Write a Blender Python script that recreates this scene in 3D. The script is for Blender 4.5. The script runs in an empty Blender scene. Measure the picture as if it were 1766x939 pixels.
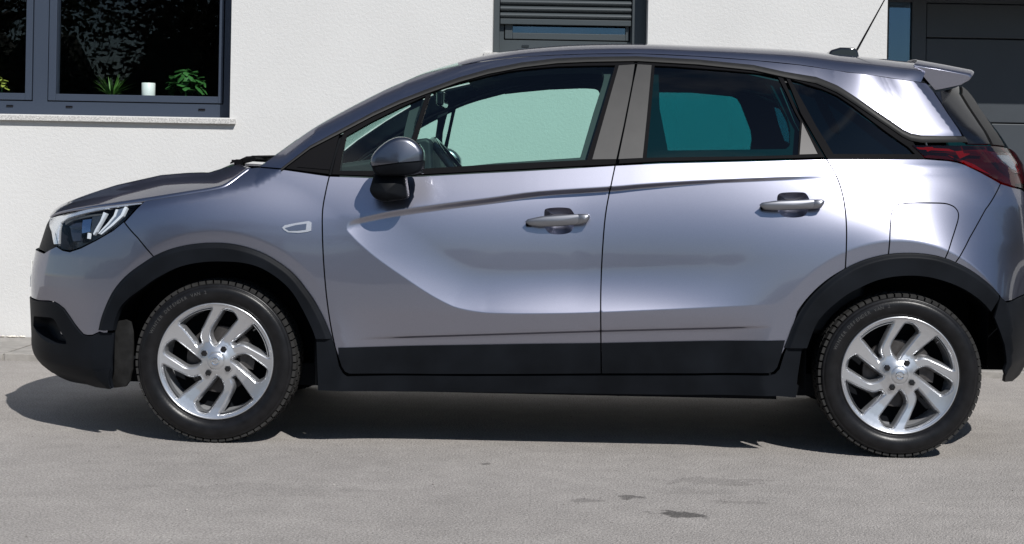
import bpy, bmesh, math, random
import numpy as np
from mathutils import Vector, Matrix, geometry as mgeo

random.seed(7); np.random.seed(7)
S = bpy.context.scene
COL = S.collection
R = math.radians

# ------------------------------------------------------------------ camera
F, PPX, PPY, ROLL = 2724.0, 930.0, 313.0, 0.018      # in pixels of the 1766 wide photo
CAM = np.array([0.0, -6.0, 1.029])
cd = bpy.data.cameras.new('camera'); cam = bpy.data.objects.new('camera', cd); COL.objects.link(cam)
cd.sensor_fit = 'HORIZONTAL'; cd.sensor_width = 36.0; cd.lens = 36.0 * F / 1766.0
cd.shift_x = -(PPX - 883.0) / 1766.0; cd.shift_y = -(469.5 - PPY) / 1766.0
cd.clip_start = 0.05; cd.clip_end = 2000
cam.matrix_world = Matrix.Translation(CAM) @ Matrix.Rotation(R(90), 4, 'X') @ Matrix.Rotation(ROLL, 4, 'Z')
S.camera = cam

# ------------------------------------------------------------------ world, sun, exposure
SUN_TO = Vector((0.50, -1.0, 1.08)).normalized()      # towards the sun
w = bpy.data.worlds.new("World"); S.world = w; w.use_nodes = True
nt = w.node_tree; nt.nodes.clear()
out = nt.nodes.new('ShaderNodeOutputWorld'); bg = nt.nodes.new('ShaderNodeBackground')
sky = nt.nodes.new('ShaderNodeTexSky'); sky.sky_type = 'NISHITA'; sky.sun_disc = False
sky.sun_elevation = math.asin(SUN_TO.z); sky.sun_rotation = math.atan2(SUN_TO.x, SUN_TO.y)
sky.air_density = 1.0; sky.dust_density = 0.1; sky.ozone_density = 3.0
bg.inputs['Strength'].default_value = 0.075
def wn(t, **kw):
    n = nt.nodes.new(t)
    for k, v in kw.items(): setattr(n, k, v)
    return n
tc = wn('ShaderNodeTexCoord'); sep = wn('ShaderNodeSeparateXYZ'); nt.links.new(tc.outputs['Generated'], sep.inputs[0])
mz = wn('ShaderNodeMath', operation='MAXIMUM'); nt.links.new(sep.outputs['Z'], mz.inputs[0]); mz.inputs[1].default_value = 0.0
az = wn('ShaderNodeMath', operation='ADD'); nt.links.new(mz.outputs[0], az.inputs[0]); az.inputs[1].default_value = 0.22
dv = wn('ShaderNodeVectorMath', operation='DIVIDE'); nt.links.new(tc.outputs['Generated'], dv.inputs[0])
cb = wn('ShaderNodeCombineXYZ')
for i in range(3): nt.links.new(az.outputs[0], cb.inputs[i])
nt.links.new(cb.outputs[0], dv.inputs[1])
nz = wn('ShaderNodeTexNoise'); nz.inputs['Scale'].default_value = 2.3; nz.inputs['Detail'].default_value = 9; nz.inputs['Roughness'].default_value = 0.58
nz.inputs['Distortion'].default_value = 0.35
ofs = wn('ShaderNodeVectorMath', operation='ADD'); nt.links.new(dv.outputs[0], ofs.inputs[0]); ofs.inputs[1].default_value = (8.0, 8.0, 8.0)
nt.links.new(ofs.outputs[0], nz.inputs['Vector'])
cr_ = wn('ShaderNodeValToRGB'); cr_.color_ramp.elements[0].position = 0.58; cr_.color_ramp.elements[1].position = 0.78
nt.links.new(nz.outputs['Fac'], cr_.inputs[0])
mxc = wn('ShaderNodeMix', data_type='RGBA'); nt.links.new(cr_.outputs['Color'], mxc.inputs[0])
nt.links.new(sky.outputs[0], mxc.inputs[6]); mxc.inputs[7].default_value = (9.5, 9.8, 10.3, 1)
nt.links.new(mxc.outputs[2], bg.inputs['Color']); nt.links.new(bg.outputs[0], out.inputs['Surface'])

sd = bpy.data.lights.new('sun', 'SUN'); sun = bpy.data.objects.new('sun', sd); COL.objects.link(sun)
sd.energy = 5.0; sd.angle = R(0.53); sd.color = (1.0, 0.975, 0.94)
sun.rotation_euler = SUN_TO.to_track_quat('Z', 'Y').to_euler(); sun.location = (6, -9, 12)
S.view_settings.view_transform = 'Standard'; S.view_settings.look = 'None'
S.view_settings.exposure = 0.0; S.view_settings.gamma = 1.0
S.cycles.max_bounces = 10; S.cycles.transparent_max_bounces = 24; S.cycles.glossy_bounces = 5
S.cycles.use_denoising = True; S.cycles.caustics_reflective = False; S.cycles.caustics_refractive = False

# ------------------------------------------------------------------ materials
def mat(name, col, rough=0.5, metal=0.0, coat=0.0, spec=0.5, coat_rough=0.03, noise=None, bump=None, coltex=None):
    m = bpy.data.materials.new(name); m.use_nodes = True
    n = m.node_tree; b = n.nodes['Principled BSDF']
    b.inputs['Base Color'].default_value = (*col, 1); b.inputs['Roughness'].default_value = rough
    b.inputs['Metallic'].default_value = metal; b.inputs['Coat Weight'].default_value = coat
    b.inputs['Coat Roughness'].default_value = coat_rough; b.inputs['Specular IOR Level'].default_value = spec
    t = n.nodes.new('ShaderNodeTexCoord')
    if noise:                                    # (scale, amount, detail): mottles the base colour
        z = n.nodes.new('ShaderNodeTexNoise'); z.inputs['Scale'].default_value = noise[0]; z.inputs['Detail'].default_value = noise[2]
        n.links.new(t.outputs['Object'], z.inputs['Vector'])
        mr = n.nodes.new('ShaderNodeMapRange'); mr.inputs[1].default_value = .25; mr.inputs[2].default_value = .75
        mr.inputs[3].default_value = 1 - noise[1]; mr.inputs[4].default_value = 1 + noise[1]
        n.links.new(z.outputs['Fac'], mr.inputs[0])
        mx = n.nodes.new('ShaderNodeMix'); mx.data_type = 'RGBA'; mx.blend_type = 'MULTIPLY'; mx.inputs[0].default_value = 1
        mx.inputs[6].default_value = (*col, 1); n.links.new(mr.outputs[0], mx.inputs[7]); n.links.new(mx.outputs[2], b.inputs['Base Color'])
    if bump:                                     # list of (scale, strength, distance)
        prev = None
        for sc, st, di in bump:
            z = n.nodes.new('ShaderNodeTexNoise'); z.inputs['Scale'].default_value = sc; z.inputs['Detail'].default_value = 5
            n.links.new(t.outputs['Object'], z.inputs['Vector'])
            bp = n.nodes.new('ShaderNodeBump'); bp.inputs['Strength'].default_value = st; bp.inputs['Distance'].default_value = di
            n.links.new(z.outputs['Fac'], bp.inputs['Height'])
            if prev: n.links.new(prev.outputs[0], bp.inputs['Normal'])
            prev = bp
        n.links.new(prev.outputs[0], b.inputs['Normal'])
    return m
def glass(name, tint, rough=0.0, ior=1.5, refl=1.0):
    m = bpy.data.materials.new(name); m.use_nodes = True; n = m.node_tree; n.nodes.clear()
    o = n.nodes.new('ShaderNodeOutputMaterial'); mx = n.nodes.new('ShaderNodeMixShader'); f = n.nodes.new('ShaderNodeFresnel')
    ge = n.nodes.new('ShaderNodeNewGeometry'); mi = n.nodes.new('ShaderNodeMapRange'); mi.inputs[3].default_value = ior; mi.inputs[4].default_value = 1 / ior
    n.links.new(ge.outputs['Backfacing'], mi.inputs[0]); n.links.new(mi.outputs[0], f.inputs['IOR'])
    tr = n.nodes.new('ShaderNodeBsdfTransparent'); tr.inputs['Color'].default_value = (*tint, 1)
    g = n.nodes.new('ShaderNodeBsdfGlossy'); g.inputs['Roughness'].default_value = rough; g.inputs['Color'].default_value = (refl, refl, refl, 1)
    n.links.new(f.outputs[0], mx.inputs[0]); n.links.new(tr.outputs[0], mx.inputs[1]); n.links.new(g.outputs[0], mx.inputs[2])
    n.links.new(mx.outputs[0], o.inputs['Surface'])
    return m
M = {}
M['paint'] = mat('metallic_paint', (0.315, 0.318, 0.382), 0.325, 1.0, 1.0, noise=(800, .10, 2))
M['paint'].node_tree.nodes['Principled BSDF'].inputs['Specular Tint'].default_value = (.12, .12, .16, 1)
M['cladding'] = mat('black_plastic', (0.006, 0.0072, 0.0095), 0.52, 0, 0, spec=.08, noise=(5, .45, 7), bump=[(1400, .15, .0004)])
M['satin'] = mat('satin_black_trim', (0.006, 0.006, 0.007), 0.6, spec=.035, bump=[(1500, .1, .0003)])
M['pillar'] = mat('pillar_film', (0.034, 0.033, 0.032), 0.42, spec=.36, noise=(14, .12, 4), bump=[(1200, .15, .0003)])
M['gloss'] = mat('gloss_black', (0.008, 0.008, 0.010), 0.06, coat=0.5)
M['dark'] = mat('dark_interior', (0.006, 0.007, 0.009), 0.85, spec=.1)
M['cabin'] = mat('cabin_plastic', (0.012, 0.0135, 0.017), 0.6, bump=[(500, .2, .0006)])
M['rubber'] = mat('tyre_rubber', (0.008, 0.008, 0.009), 0.33, spec=.24, noise=(30, .35, 5), bump=[(160, .25, .0012)])
M['tread'] = mat('tread_rubber', (0.026, 0.0255, 0.025), 0.85, spec=.2, noise=(60, .3, 4))
M['alloy'] = mat('silver_alloy', (0.58, 0.59, 0.61), 0.30, 0.85, 0.35, noise=(260, .04, 3))
M['alloy_in'] = mat('alloy_barrel', (0.50, 0.51, 0.53), 0.45, 0.6)
M['steel'] = mat('brake_steel', (0.075, 0.070, 0.068), 0.5, 0.7, noise=(40, .3, 4))
M['bolt'] = mat('dark_bolt', (0.008, 0.008, 0.009), 0.3, 0.0)
M['chrome'] = mat('chrome', (0.75, 0.76, 0.78), 0.08, 1.0)
M['drl'] = mat('daylight_guide', (0.88, 0.89, 0.9), 0.22, 0.8); M['blade'] = mat('light_blade_white', (.62, .66, .70), .3)
M['handle'] = mat('handle_paint', (0.20, 0.205, 0.225), 0.38, 0.8, 0.8)
M['glass_f'] = glass('front_side_glass', (0.66, 0.87, 0.81), ior=1.5)
M['glass_r'] = glass('privacy_glass', (0.07, 0.375, 0.40), ior=1.5)
M['glass_q'] = glass('quarter_glass', (0.03, 0.13, 0.18)); M['cap'] = mat('cap_paint_dark_reflection', (.15, .155, .18), .3, 1.0, 1.0)  # cap is body paint darkened to stand in for its dark reflections
M['lens'] = glass('clear_lens', (0.97, 0.98, 0.99), 0.0, 1.3)
M['redlens'] = glass('red_lens', (0.52, 0.013, 0.030), 0.03, 1.4); M['tailside'] = mat('tailgate_black', (0.004, 0.005, 0.008), 0.12, spec=.25)
M['flap'] = mat('mud_guard', (0.016, 0.016, 0.016), 0.8, spec=.15, noise=(25, .45, 6), bump=[(30, .5, .004)])
M['anthracite'] = mat('anthracite_frame', (0.030, 0.042, 0.066), 0.5, noise=(300, .05, 2))
M['shutter'] = mat('shutter_aluminium', (0.045, 0.055, 0.060), 0.42, 0.1)
M['door'] = mat('garage_panel', (0.032, 0.039, 0.047), 0.5, noise=(5, .08, 3), bump=[(700, .12, .0005)])
M['pane_coated'] = glass('coated_window_glass', (0.6, 0.65, 0.68), 0.0, 2.1); M['pane_coated'].node_tree.nodes['Glossy BSDF'].inputs['Color'].default_value = (.5, .74, 1, 1)
M['pane'] = glass('window_glass', (0.95, 0.97, 0.97), 0.0, 1.36)
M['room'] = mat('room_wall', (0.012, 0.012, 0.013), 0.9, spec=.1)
M['plaster'] = mat('white_plaster', (0.60, 0.595, 0.582), 0.9, spec=.2, noise=(1.6, .05, 8), bump=[(180, .42, .004), (55, .28, .007)])
M['granite'] = mat('granite_sill', (0.48, 0.47, 0.45), 0.55, noise=(150, .55, 5))
M['slab'] = mat('paving_stone', (0.27, 0.255, 0.235), 0.85, noise=(18, .22, 6), bump=[(120, .4, .004)])
M['plateglass'] = mat('number_plate', (0.7, 0.7, 0.68), 0.4)

# asphalt, with a few old oil spots whose place is fixed on the ground
def asphalt(spots):
    m = bpy.data.materials.new('worn_asphalt'); m.use_nodes = True; n = m.node_tree; b = n.nodes['Principled BSDF']
    N = n.nodes.new; L = n.links.new
    t = N('ShaderNodeTexCoord')
    def noise(sc, det, rough=.55):
        z = N('ShaderNodeTexNoise'); z.inputs['Scale'].default_value = sc; z.inputs['Detail'].default_value = det; z.inputs['Roughness'].default_value = rough
        L(t.outputs['Object'], z.inputs['Vector']); return z
    def rng(src, a, b_, c, d):
        r = N('ShaderNodeMapRange'); r.inputs[1].default_value = a; r.inputs[2].default_value = b_; r.inputs[3].default_value = c; r.inputs[4].default_value = d
        L(src, r.inputs[0]); return r.outputs[0]
    def mul(a, b_):
        k = N('ShaderNodeMath'); k.operation = 'MULTIPLY'; L(a, k.inputs[0]); L(b_, k.inputs[1]); return k.outputs[0]
    v = mul(rng(noise(130, 4, .7).outputs[0], .3, .7, .50, 1.5), rng(noise(1.1, 5).outputs[0], .3, .7, .90, 1.09))
    v = mul(v, rng(noise(9, 5).outputs[0], .3, .7, .93, 1.06))
    vo = N('ShaderNodeTexVoronoi'); vo.inputs['Scale'].default_value = 170; L(t.outputs['Object'], vo.inputs['Vector'])
    v = mul(v, rng(vo.outputs['Distance'], .0, .75, 1.14, .84))
    # long faint tyre smears along x
    mp = N('ShaderNodeMapping'); mp.inputs['Scale'].default_value = (.5, 5, 1); L(t.outputs['Object'], mp.inputs[0])
    z = N('ShaderNodeTexNoise'); z.inputs['Scale'].default_value = 1.6; z.inputs['Detail'].default_value = 6; L(mp.outputs[0], z.inputs['Vector'])
    v = mul(v, rng(z.outputs[0], .35, .7, .975, 1.02))
    wob = noise(16, 4)
    for (x, y, rx, ry, dk) in spots:
        mp = N('ShaderNodeMapping'); mp.vector_type = 'POINT'
        mp.inputs['Location'].default_value = (-x / rx, -y / ry, 0); mp.inputs['Scale'].default_value = (1 / rx, 1 / ry, 0)
        L(t.outputs['Object'], mp.inputs[0])
        ln = N('ShaderNodeVectorMath'); ln.operation = 'LENGTH'; L(mp.outputs[0], ln.inputs[0])
        ad = N('ShaderNodeMath'); ad.operation = 'ADD'; L(ln.outputs['Value'], ad.inputs[0]); L(rng(wob.outputs[0], .25, .75, -.9, .9), ad.inputs[1])
        v = mul(v, rng(ad.outputs[0], .75, 1.1, dk, 1.0))
    mx = N('ShaderNodeMix'); mx.data_type = 'RGBA'; mx.blend_type = 'MULTIPLY'; mx.inputs[0].default_value = 1
    mx.inputs[6].default_value = (0.338, 0.315, 0.294, 1); L(v, mx.inputs[7]); L(mx.outputs[2], b.inputs['Base Color'])
    b.inputs['Roughness'].default_value = .82; b.inputs['Specular IOR Level'].default_value = .3
    bp = N('ShaderNodeBump'); bp.inputs['Strength'].default_value = .55; bp.inputs['Distance'].default_value = .006
    L(vo.outputs['Distance'], bp.inputs['Height']); bp.invert = True
    b2 = N('ShaderNodeBump'); b2.inputs['Strength'].default_value = .35; b2.inputs['Distance'].default_value = .004
    L(noise(90, 5).outputs[0], b2.inputs['Height']); L(bp.outputs[0], b2.inputs['Normal']); L(b2.outputs[0], b.inputs['Normal'])
    return m

# ------------------------------------------------------------------ general helpers
def link(o, parent=None):
    COL.objects.link(o)
    if parent is not None: o.parent = parent
    return o
def tag(o, label=None, cat=None, group=None, kind=None):
    if label: o['label'] = label
    if cat: o['category'] = cat
    if group: o['group'] = group
    if kind: o['kind'] = kind
    return o
def empty(name, loc=(0, 0, 0), rz=0.0):
    o = bpy.data.objects.new(name, None); o.empty_display_size = .2; o.location = loc; o.rotation_euler = (0, 0, rz); return link(o)
def mesh_obj(name, V, Fc, material, parent=None, smooth=False, bevel=0.0, seg=2, angle=35):
    me = bpy.data.meshes.new(name); me.from_pydata([tuple(map(float, v)) for v in V], [], Fc)
    me.validate()
    bm = bmesh.new(); bm.from_mesh(me); bmesh.ops.recalc_face_normals(bm, faces=bm.faces); bm.to_mesh(me); bm.free()
    me.materials.append(material)
    if smooth: me.shade_smooth()
    o = bpy.data.objects.new(name, me); link(o, parent)
    if bevel:
        b = o.modifiers.new('bevel', 'BEVEL'); b.width = bevel; b.segments = seg; b.limit_method = 'ANGLE'; b.angle_limit = R(angle)
        me.shade_smooth(); b.harden_normals = True
    return o
class MB:                                            # collects simple solids into one mesh
    def __init__(s): s.V = []; s.F = []
    def add(s, V, Fc):
        k = len(s.V); s.V += [tuple(v) for v in V]; s.F += [[i + k for i in f] for f in Fc]; return s
    def box(s, x0, x1, y0, y1, z0, z1):
        return s.add([(x0, y0, z0), (x1, y0, z0), (x1, y1, z0), (x0, y1, z0), (x0, y0, z1), (x1, y0, z1), (x1, y1, z1), (x0, y1, z1)],
                     [(0, 3, 2, 1), (4, 5, 6, 7), (0, 1, 5, 4), (1, 2, 6, 5), (2, 3, 7, 6), (3, 0, 4, 7)])
    def prism(s, prof, y0, y1):                      # prof: (x, z) loop, extruded along y
        n = len(prof)
        return s.add([(x, y0, z) for x, z in prof] + [(x, y1, z) for x, z in prof],
                     [list(range(n)), list(range(2 * n - 1, n - 1, -1))] + [(i, (i + 1) % n, n + (i + 1) % n, n + i) for i in range(n)])
    def prism_x(s, prof, x0, x1):                    # prof: (y, z) loop, extruded along x
        n = len(prof)
        return s.add([(x0, y, z) for y, z in prof] + [(x1, y, z) for y, z in prof],
                     [list(range(n)), list(range(2 * n - 1, n - 1, -1))] + [(i, (i + 1) % n, n + (i + 1) % n, n + i) for i in range(n)])
    def tube(s, pts, r, seg=10, caps=True):
        pts = [Vector(p) for p in pts]; rs = r if isinstance(r, (list, tuple)) else [r] * len(pts)
        k = len(s.V); ref = Vector((0, 0, 1)); up = None
        for i, p in enumerate(pts):
            d = (pts[min(i + 1, len(pts) - 1)] - pts[max(i - 1, 0)]).normalized()
            a = d.cross(ref if abs(d.dot(ref)) < .95 else Vector((0, 1, 0))).normalized(); b = d.cross(a)
            for j in range(seg):
                t = 2 * math.pi * j / seg; s.V.append(tuple(p + (a * math.cos(t) + b * math.sin(t)) * rs[i]))
        for i in range(len(pts) - 1):
            for j in range(seg):
                s.F.append([k + i * seg + j, k + i * seg + (j + 1) % seg, k + (i + 1) * seg + (j + 1) % seg, k + (i + 1) * seg + j])
        if caps:
            s.F.append([k + j for j in range(seg)]); e = k + (len(pts) - 1) * seg; s.F.append([e + j for j in range(seg)][::-1])
        return s
    def lathe_y(s, prof, seg=48, cx=0, cz=0, a0=0.0, a1=2 * math.pi):   # prof: (r, y); axis along y
        k = len(s.V); n = len(prof); full = abs(a1 - a0 - 2 * math.pi) < 1e-6; m = seg if full else seg + 1
        for i in range(m):
            t = a0 + (a1 - a0) * i / seg
            for r, y in prof: s.V.append((cx + r * math.cos(t), y, cz + r * math.sin(t)))
        for i in range(seg):
            i2 = (i + 1) % m
            for j in range(n - 1): s.F.append([k + i * n + j, k + i2 * n + j, k + i2 * n + j + 1, k + i * n + j + 1])
        return s
    def build(s, name, material, parent=None, **kw): return mesh_obj(name, s.V, s.F, material, parent, **kw)
def pip(P, poly):                                    # points in polygon, vectorised
    P = np.asarray(P); poly = np.asarray(poly); x, y = P[:, 0], P[:, 1]; ins = np.zeros(len(P), bool); n = len(poly)
    for i in range(n):
        x1, y1 = poly[i]; x2, y2 = poly[(i + 1) % n]
        if y1 == y2: continue
        c = ((y1 > y) != (y2 > y)) & (x < (x2 - x1) * (y - y1) / (y2 - y1) + x1); ins ^= c
    return ins
def segdist(P, poly, closed=False):
    P = np.asarray(P, float); A = np.asarray(poly, float); B = np.roll(A, -1, 0)
    if not closed: A, B = A[:-1], B[:-1]
    D = B - A; L2 = np.maximum((D ** 2).sum(1), 1e-12); best = np.full(len(P), 1e9)
    for a, d, l in zip(A, D, L2):
        t = np.clip(((P - a) @ d) / l, 0, 1); q = P - a - t[:, None] * d; best = np.minimum(best, (q ** 2).sum(1))
    return np.sqrt(best)
def dens(poly, step, closed=True):
    poly = [np.asarray(p, float) for p in poly]; o = []; n = len(poly)
    for i in range(n if closed else n - 1):
        a, b = poly[i], poly[(i + 1) % n]; k = max(1, int(math.ceil(np.linalg.norm(b - a) / step)))
        o += [a + (b - a) * j / k for j in range(k)]
    if not closed: o.append(poly[-1])
    return np.array(o)
def cr(pts, n=5):                                    # open Catmull-Rom through the points
    P = [np.asarray(p, float) for p in pts]; P = [2 * P[0] - P[1]] + P + [2 * P[-1] - P[-2]]; o = []
    for i in range(1, len(P) - 2):
        p0, p1, p2, p3 = P[i - 1:i + 3]
        for j in range(n):
            t = j / n; o.append(.5 * ((2 * p1) + (p2 - p0) * t + (2 * p0 - 5 * p1 + 4 * p2 - p3) * t * t + (3 * p1 - p0 - 3 * p2 + p3) * t ** 3))
    o.append(P[-2]); return [tuple(p) for p in o]
def inset(poly, d):                                  # move a loop inwards by d (negative: outwards)
    P = np.asarray(poly, float)
    keep = [0]
    for i in range(1, len(P)):
        if np.linalg.norm(P[i] - P[keep[-1]]) > 1e-5: keep.append(i)
    P = P[keep]
    if np.linalg.norm(P[0] - P[-1]) < 1e-5: P = P[:-1]
    area = .5 * np.sum(P[:, 0] * np.roll(P[:, 1], -1) - np.roll(P[:, 0], -1) * P[:, 1])
    if area < 0: P = P[::-1]
    a = P - np.roll(P, 1, 0); b = np.roll(P, -1, 0) - P
    na = np.stack([-a[:, 1], a[:, 0]], 1); nb = np.stack([-b[:, 1], b[:, 0]], 1)
    na /= np.linalg.norm(na, axis=1)[:, None]; nb /= np.linalg.norm(nb, axis=1)[:, None]
    m = na + nb; l = np.maximum((m ** 2).sum(1), .5)
    return P + m * (2 * d / l)[:, None]
def sstep(t): t = np.clip(t, 0, 1); return t * t * (3 - 2 * t)

# ------------------------------------------------------------------ photo pixel <-> place
CA, SA = math.cos(ROLL), math.sin(ROLL)
YAW = -0.0227
CYW, SYW = math.cos(YAW), math.sin(YAW)
def ray(px, py):
    dx, dy = np.asarray(px, float) - PPX, np.asarray(py, float) - PPY
    u = dx * CA + dy * SA; v = -dx * SA + dy * CA
    return u / F, -v / F                             # x and z per metre of depth
def at_y(px, py, Y):                                 # world point on the plane y = Y
    a, b = ray(px, py); d = Y - CAM[1]; return CAM[0] + a * d, CAM[2] + b * d
def at_ground(px, py, z=0.0):
    a, b = ray(px, py); d = (z - CAM[2]) / b; return CAM[0] + a * d, CAM[1] + d
def loc2w(P): return np.stack([P[:, 0] * CYW - P[:, 1] * SYW, P[:, 0] * SYW + P[:, 1] * CYW, P[:, 2]], 1)
def project(P):                                      # car-local points -> photo pixels
    W = loc2w(P) - CAM; u = F * W[:, 0] / W[:, 1]; v = -F * W[:, 2] / W[:, 1]
    return np.stack([PPX + u * CA - v * SA, PPY + u * SA + v * CA], 1)
def loc_at(px, py, yl):                              # car-local (x, z) on the local plane y = yl
    a, b = ray(px, py); # W = CAM + d*(a,1,b);  local y = -Wx*S + Wy*C
    d = (yl + CAM[0] * SYW - CAM[1] * CYW) / (-a * SYW + CYW)
    wx, wy = CAM[0] + a * d, CAM[1] + d
    return wx * CYW + wy * SYW, CAM[2] + b * d

# ------------------------------------------------------------------ ground and pavement
spots = []
for px, py, rx, ry, dk in [(1170, 888, .075, .05, .36), (1088, 858, .040, .035, .50), (1010, 864, .06, .03, .72), (1240, 830, .20, .07, .80),
                           (1190, 848, .16, .05, .92), (840, 800, .02, .02, .55), (1280, 866, .10, .025, .82), (470, 845, .35, .10, .90)]:
    gx, gy = at_ground(px, py); spots.append((float(gx), float(gy), rx, ry, dk))
M['asphalt'] = asphalt(spots)
g = mesh_obj('ground', [(-300, -300, 0), (300, -300, 0), (300, 300, 0), (-300, 300, 0)], [(0, 1, 2, 3)], M['asphalt'])
tag(g, 'worn grey asphalt yard under and in front of the car', 'ground', kind='structure')
WALL, KERB, PAVZ = 3.5, 2.60, 0.04
base = MB().box(-9, 9, KERB + .01, WALL + .3, -.1, PAVZ - .012).build('pavement', M['slab']); tag(base, 'narrow strip of pale paving along the foot of the house', 'pavement', kind='structure')
for i in range(-8, 9):
    x0 = i * .62 + .2
    o = MB().box(x0 + .004, x0 + .616, KERB, KERB + .10, -.05, PAVZ + random.uniform(-.002, .002)).build('kerb_stone', M['slab'], base, bevel=.006)
    for r in range(2):
        sft = .31 * r
        MB().box(x0 + sft + .004, x0 + sft + .616, KERB + .108 + r * .395, KERB + .108 + r * .395 + .387, -.02, PAVZ + random.uniform(-.003, .003)).build('paving_stone', M['slab'], base, bevel=.004)

# ------------------------------------------------------------------ the house
house = tag(empty('house', (0, WALL, 0)), 'white rendered house with dark grey window frames behind the car', 'house')
house_inv = Matrix.Translation((0, -WALL, 0))
def hb(mb, name, m, parent=None, **kw):              # builds in world coordinates, parents below the house
    o = mb.build(name, m, None, **kw); o.data.transform(house_inv); o.parent = parent or house; return o
FR = WALL + .20
def X(px, py, Y=FR): return float(at_y(px, py, Y)[0])
def Z(px, py, Y=FR): return float(at_y(px, py, Y)[1])
w1r, w1b, w1l, wtop = X(398, 100, WALL), Z(300, 202, WALL), -4.9, 2.62
w2l, w2r, w2b = X(849.5, 40, WALL), X(1117.5, 40, WALL), Z(880, 93, WALL)
GD = WALL + .62
gl = X(1530, 60, WALL); lint = Z(1680, 162, GD) + .62 * 1.0; gr_ = gl + 6.0
xs = [-9.0, w1l, w1r, w2l, w2r, gl, gr_, 9.0]
wall = MB(); Y0, Y1, TOP = WALL, WALL + .60, 5.6
def wb(x0, x1, z0, z1):
    if x1 - x0 > 1e-4 and z1 - z0 > 1e-4: wall.box(x0, x1, Y0, Y1, z0, z1)
wb(xs[0], xs[1], -.1, TOP); wb(xs[2], xs[3], -.1, TOP); wb(xs[4], xs[5], -.1, TOP); wb(xs[6], xs[7], -.1, TOP)
wall.box(gl - .25, gl, Y1, WALL + .9, -.1, TOP - .3); wall.box(gr_, gr_ + .25, Y1, WALL + .9, -.1, TOP - .3); wall.box(gl, gr_, Y1, WALL + .9, lint, TOP - .3)
wb(xs[1], xs[2], -.1, w1b); wb(xs[1], xs[2], wtop, TOP); wb(xs[3], xs[4], -.1, w2b); wb(xs[3], xs[4], wtop, TOP); wb(xs[5], xs[6], lint, TOP)
hb(wall, 'wall', M['plaster'])
hb(MB().box(-9.3, 9.3, WALL - .4, WALL + 6.4, TOP + .002, TOP + .16), 'roof', M['anthracite'])
hb(MB().box(-9, 9, WALL + 6, WALL + 6.2, -.1, TOP), 'back_wall', M['plaster'])
for xx in (-9.0, 8.8): hb(MB().box(xx, xx + .2, WALL + .605, WALL + 5.995, -.1, TOP), 'side_wall', M['plaster'])
# dark rooms behind the panes
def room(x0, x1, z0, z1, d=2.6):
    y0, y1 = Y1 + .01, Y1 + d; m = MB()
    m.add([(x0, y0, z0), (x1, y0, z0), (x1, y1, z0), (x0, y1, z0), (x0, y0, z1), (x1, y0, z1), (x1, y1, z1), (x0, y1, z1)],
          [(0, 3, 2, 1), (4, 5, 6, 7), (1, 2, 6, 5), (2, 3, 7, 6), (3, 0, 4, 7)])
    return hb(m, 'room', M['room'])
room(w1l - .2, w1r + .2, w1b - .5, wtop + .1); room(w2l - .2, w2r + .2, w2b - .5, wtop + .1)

def frame_ring(mb, x0, x1, z0, z1, l, r, b, t, y0, y1):
    mb.box(x0, x0 + l, y0, y1, z0, z1); mb.box(x1 - r, x1, y0, y1, z0, z1)
    if b: mb.box(x0 + l, x1 - r, y0 + .0004, y1 - .0004, z0, z0 + b)
    if t: mb.box(x0 + l, x1 - r, y0 + .0004, y1 - .0004, z1 - t, z1)
# big window on the left: fixed frame, two sashes, panes
zf = Z(230, 178); sx0, sx1 = X(82, 150), X(386, 150); mull0, mull1 = X(57, 150), X(82, 150)
win = MB(); y0, y1 = FR, FR + .075
win.box(w1l, w1r, y0, y1, w1b - .02, zf); win.box(mull0, mull1, y0, y1, zf, wtop); win.box(sx1, w1r, y0, y1, zf, wtop); win.box(w1l, w1l + .09, y0, y1, zf, wtop)
win.box(w1l + .09, sx1 - .001, FR + .045, FR + .074, zf + .0005, zf + .02)
winm = hb(win, 'window', M['anthracite'])
lx0 = w1l + .09
for (a, b, gl0, gl1) in ((sx0, sx1, X(97, 140), X(377, 140)), (lx0, mull0, lx0 + .06, X(44, 140))):
    m = MB(); gz = Z(200, 164)
    frame_ring(m, a + .006, b - .006, zf + .006, wtop - .006, gl0 - a - .006, b - .006 - gl1, gz - zf - .006, .06, FR - .008, FR + .07)
    s = hb(m, 'sash', M['anthracite'], winm, bevel=.003)
    hb(MB().box(gl0 - .01, gl1 + .01, FR + .035, FR + .039, gz - .01, wtop - .05), 'pane', M['pane'], winm)
for px, py in ((17, 183), (119.5, 184.5), (348, 189.5)):
    x, z = X(px, py), Z(px, py); hb(MB().box(x - .021, x + .021, FR - .006, FR + .01, z - .006, z + .006), 'drain_cap', M['gloss'], winm, bevel=.002)
zs = Z(300, 204, WALL)
hb(MB().box(w1l - .1, X(405, 207, WALL - .032), WALL - .032, FR - .002, zs - .031, zs), 'window_sill', M['granite'], winm, bevel=.002)
# small window with its shutter half down
z2s = Z(980, 71); s2l, s2r = X(869, 60), X(1086.5, 60)
win = MB(); win.box(w2l, w2r, FR, FR + .075, w2b - .02, z2s); win.box(w2l, s2l, FR, FR + .075, z2s, wtop); win.box(s2r, w2r, FR, FR + .075, z2s, wtop)
win2 = hb(win, 'window', M['shutter'])
m = MB(); p0, p1, pz = X(884, 50), X(1079, 50), Z(980, 58.5)
frame_ring(m, s2l + .006, s2r - .006, z2s + .006, wtop - .006, p0 - s2l - .006, s2r - .006 - p1, pz - z2s - .006, .06, FR - .008, FR + .07)
hb(m, 'sash', M['shutter'], win2, bevel=.003)
hb(MB().box(p0 - .01, p1 + .01, FR + .030, FR + .034, pz - .01, wtop - .05), 'pane', M['pane_coated'], win2)
hb(MB().box(p0 - .02, p0 + .12, FR + .11, FR + .115, pz - .05, wtop), 'curtain', mat('curtain_cloth', (.35, .42, .45), .9), win2)
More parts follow.
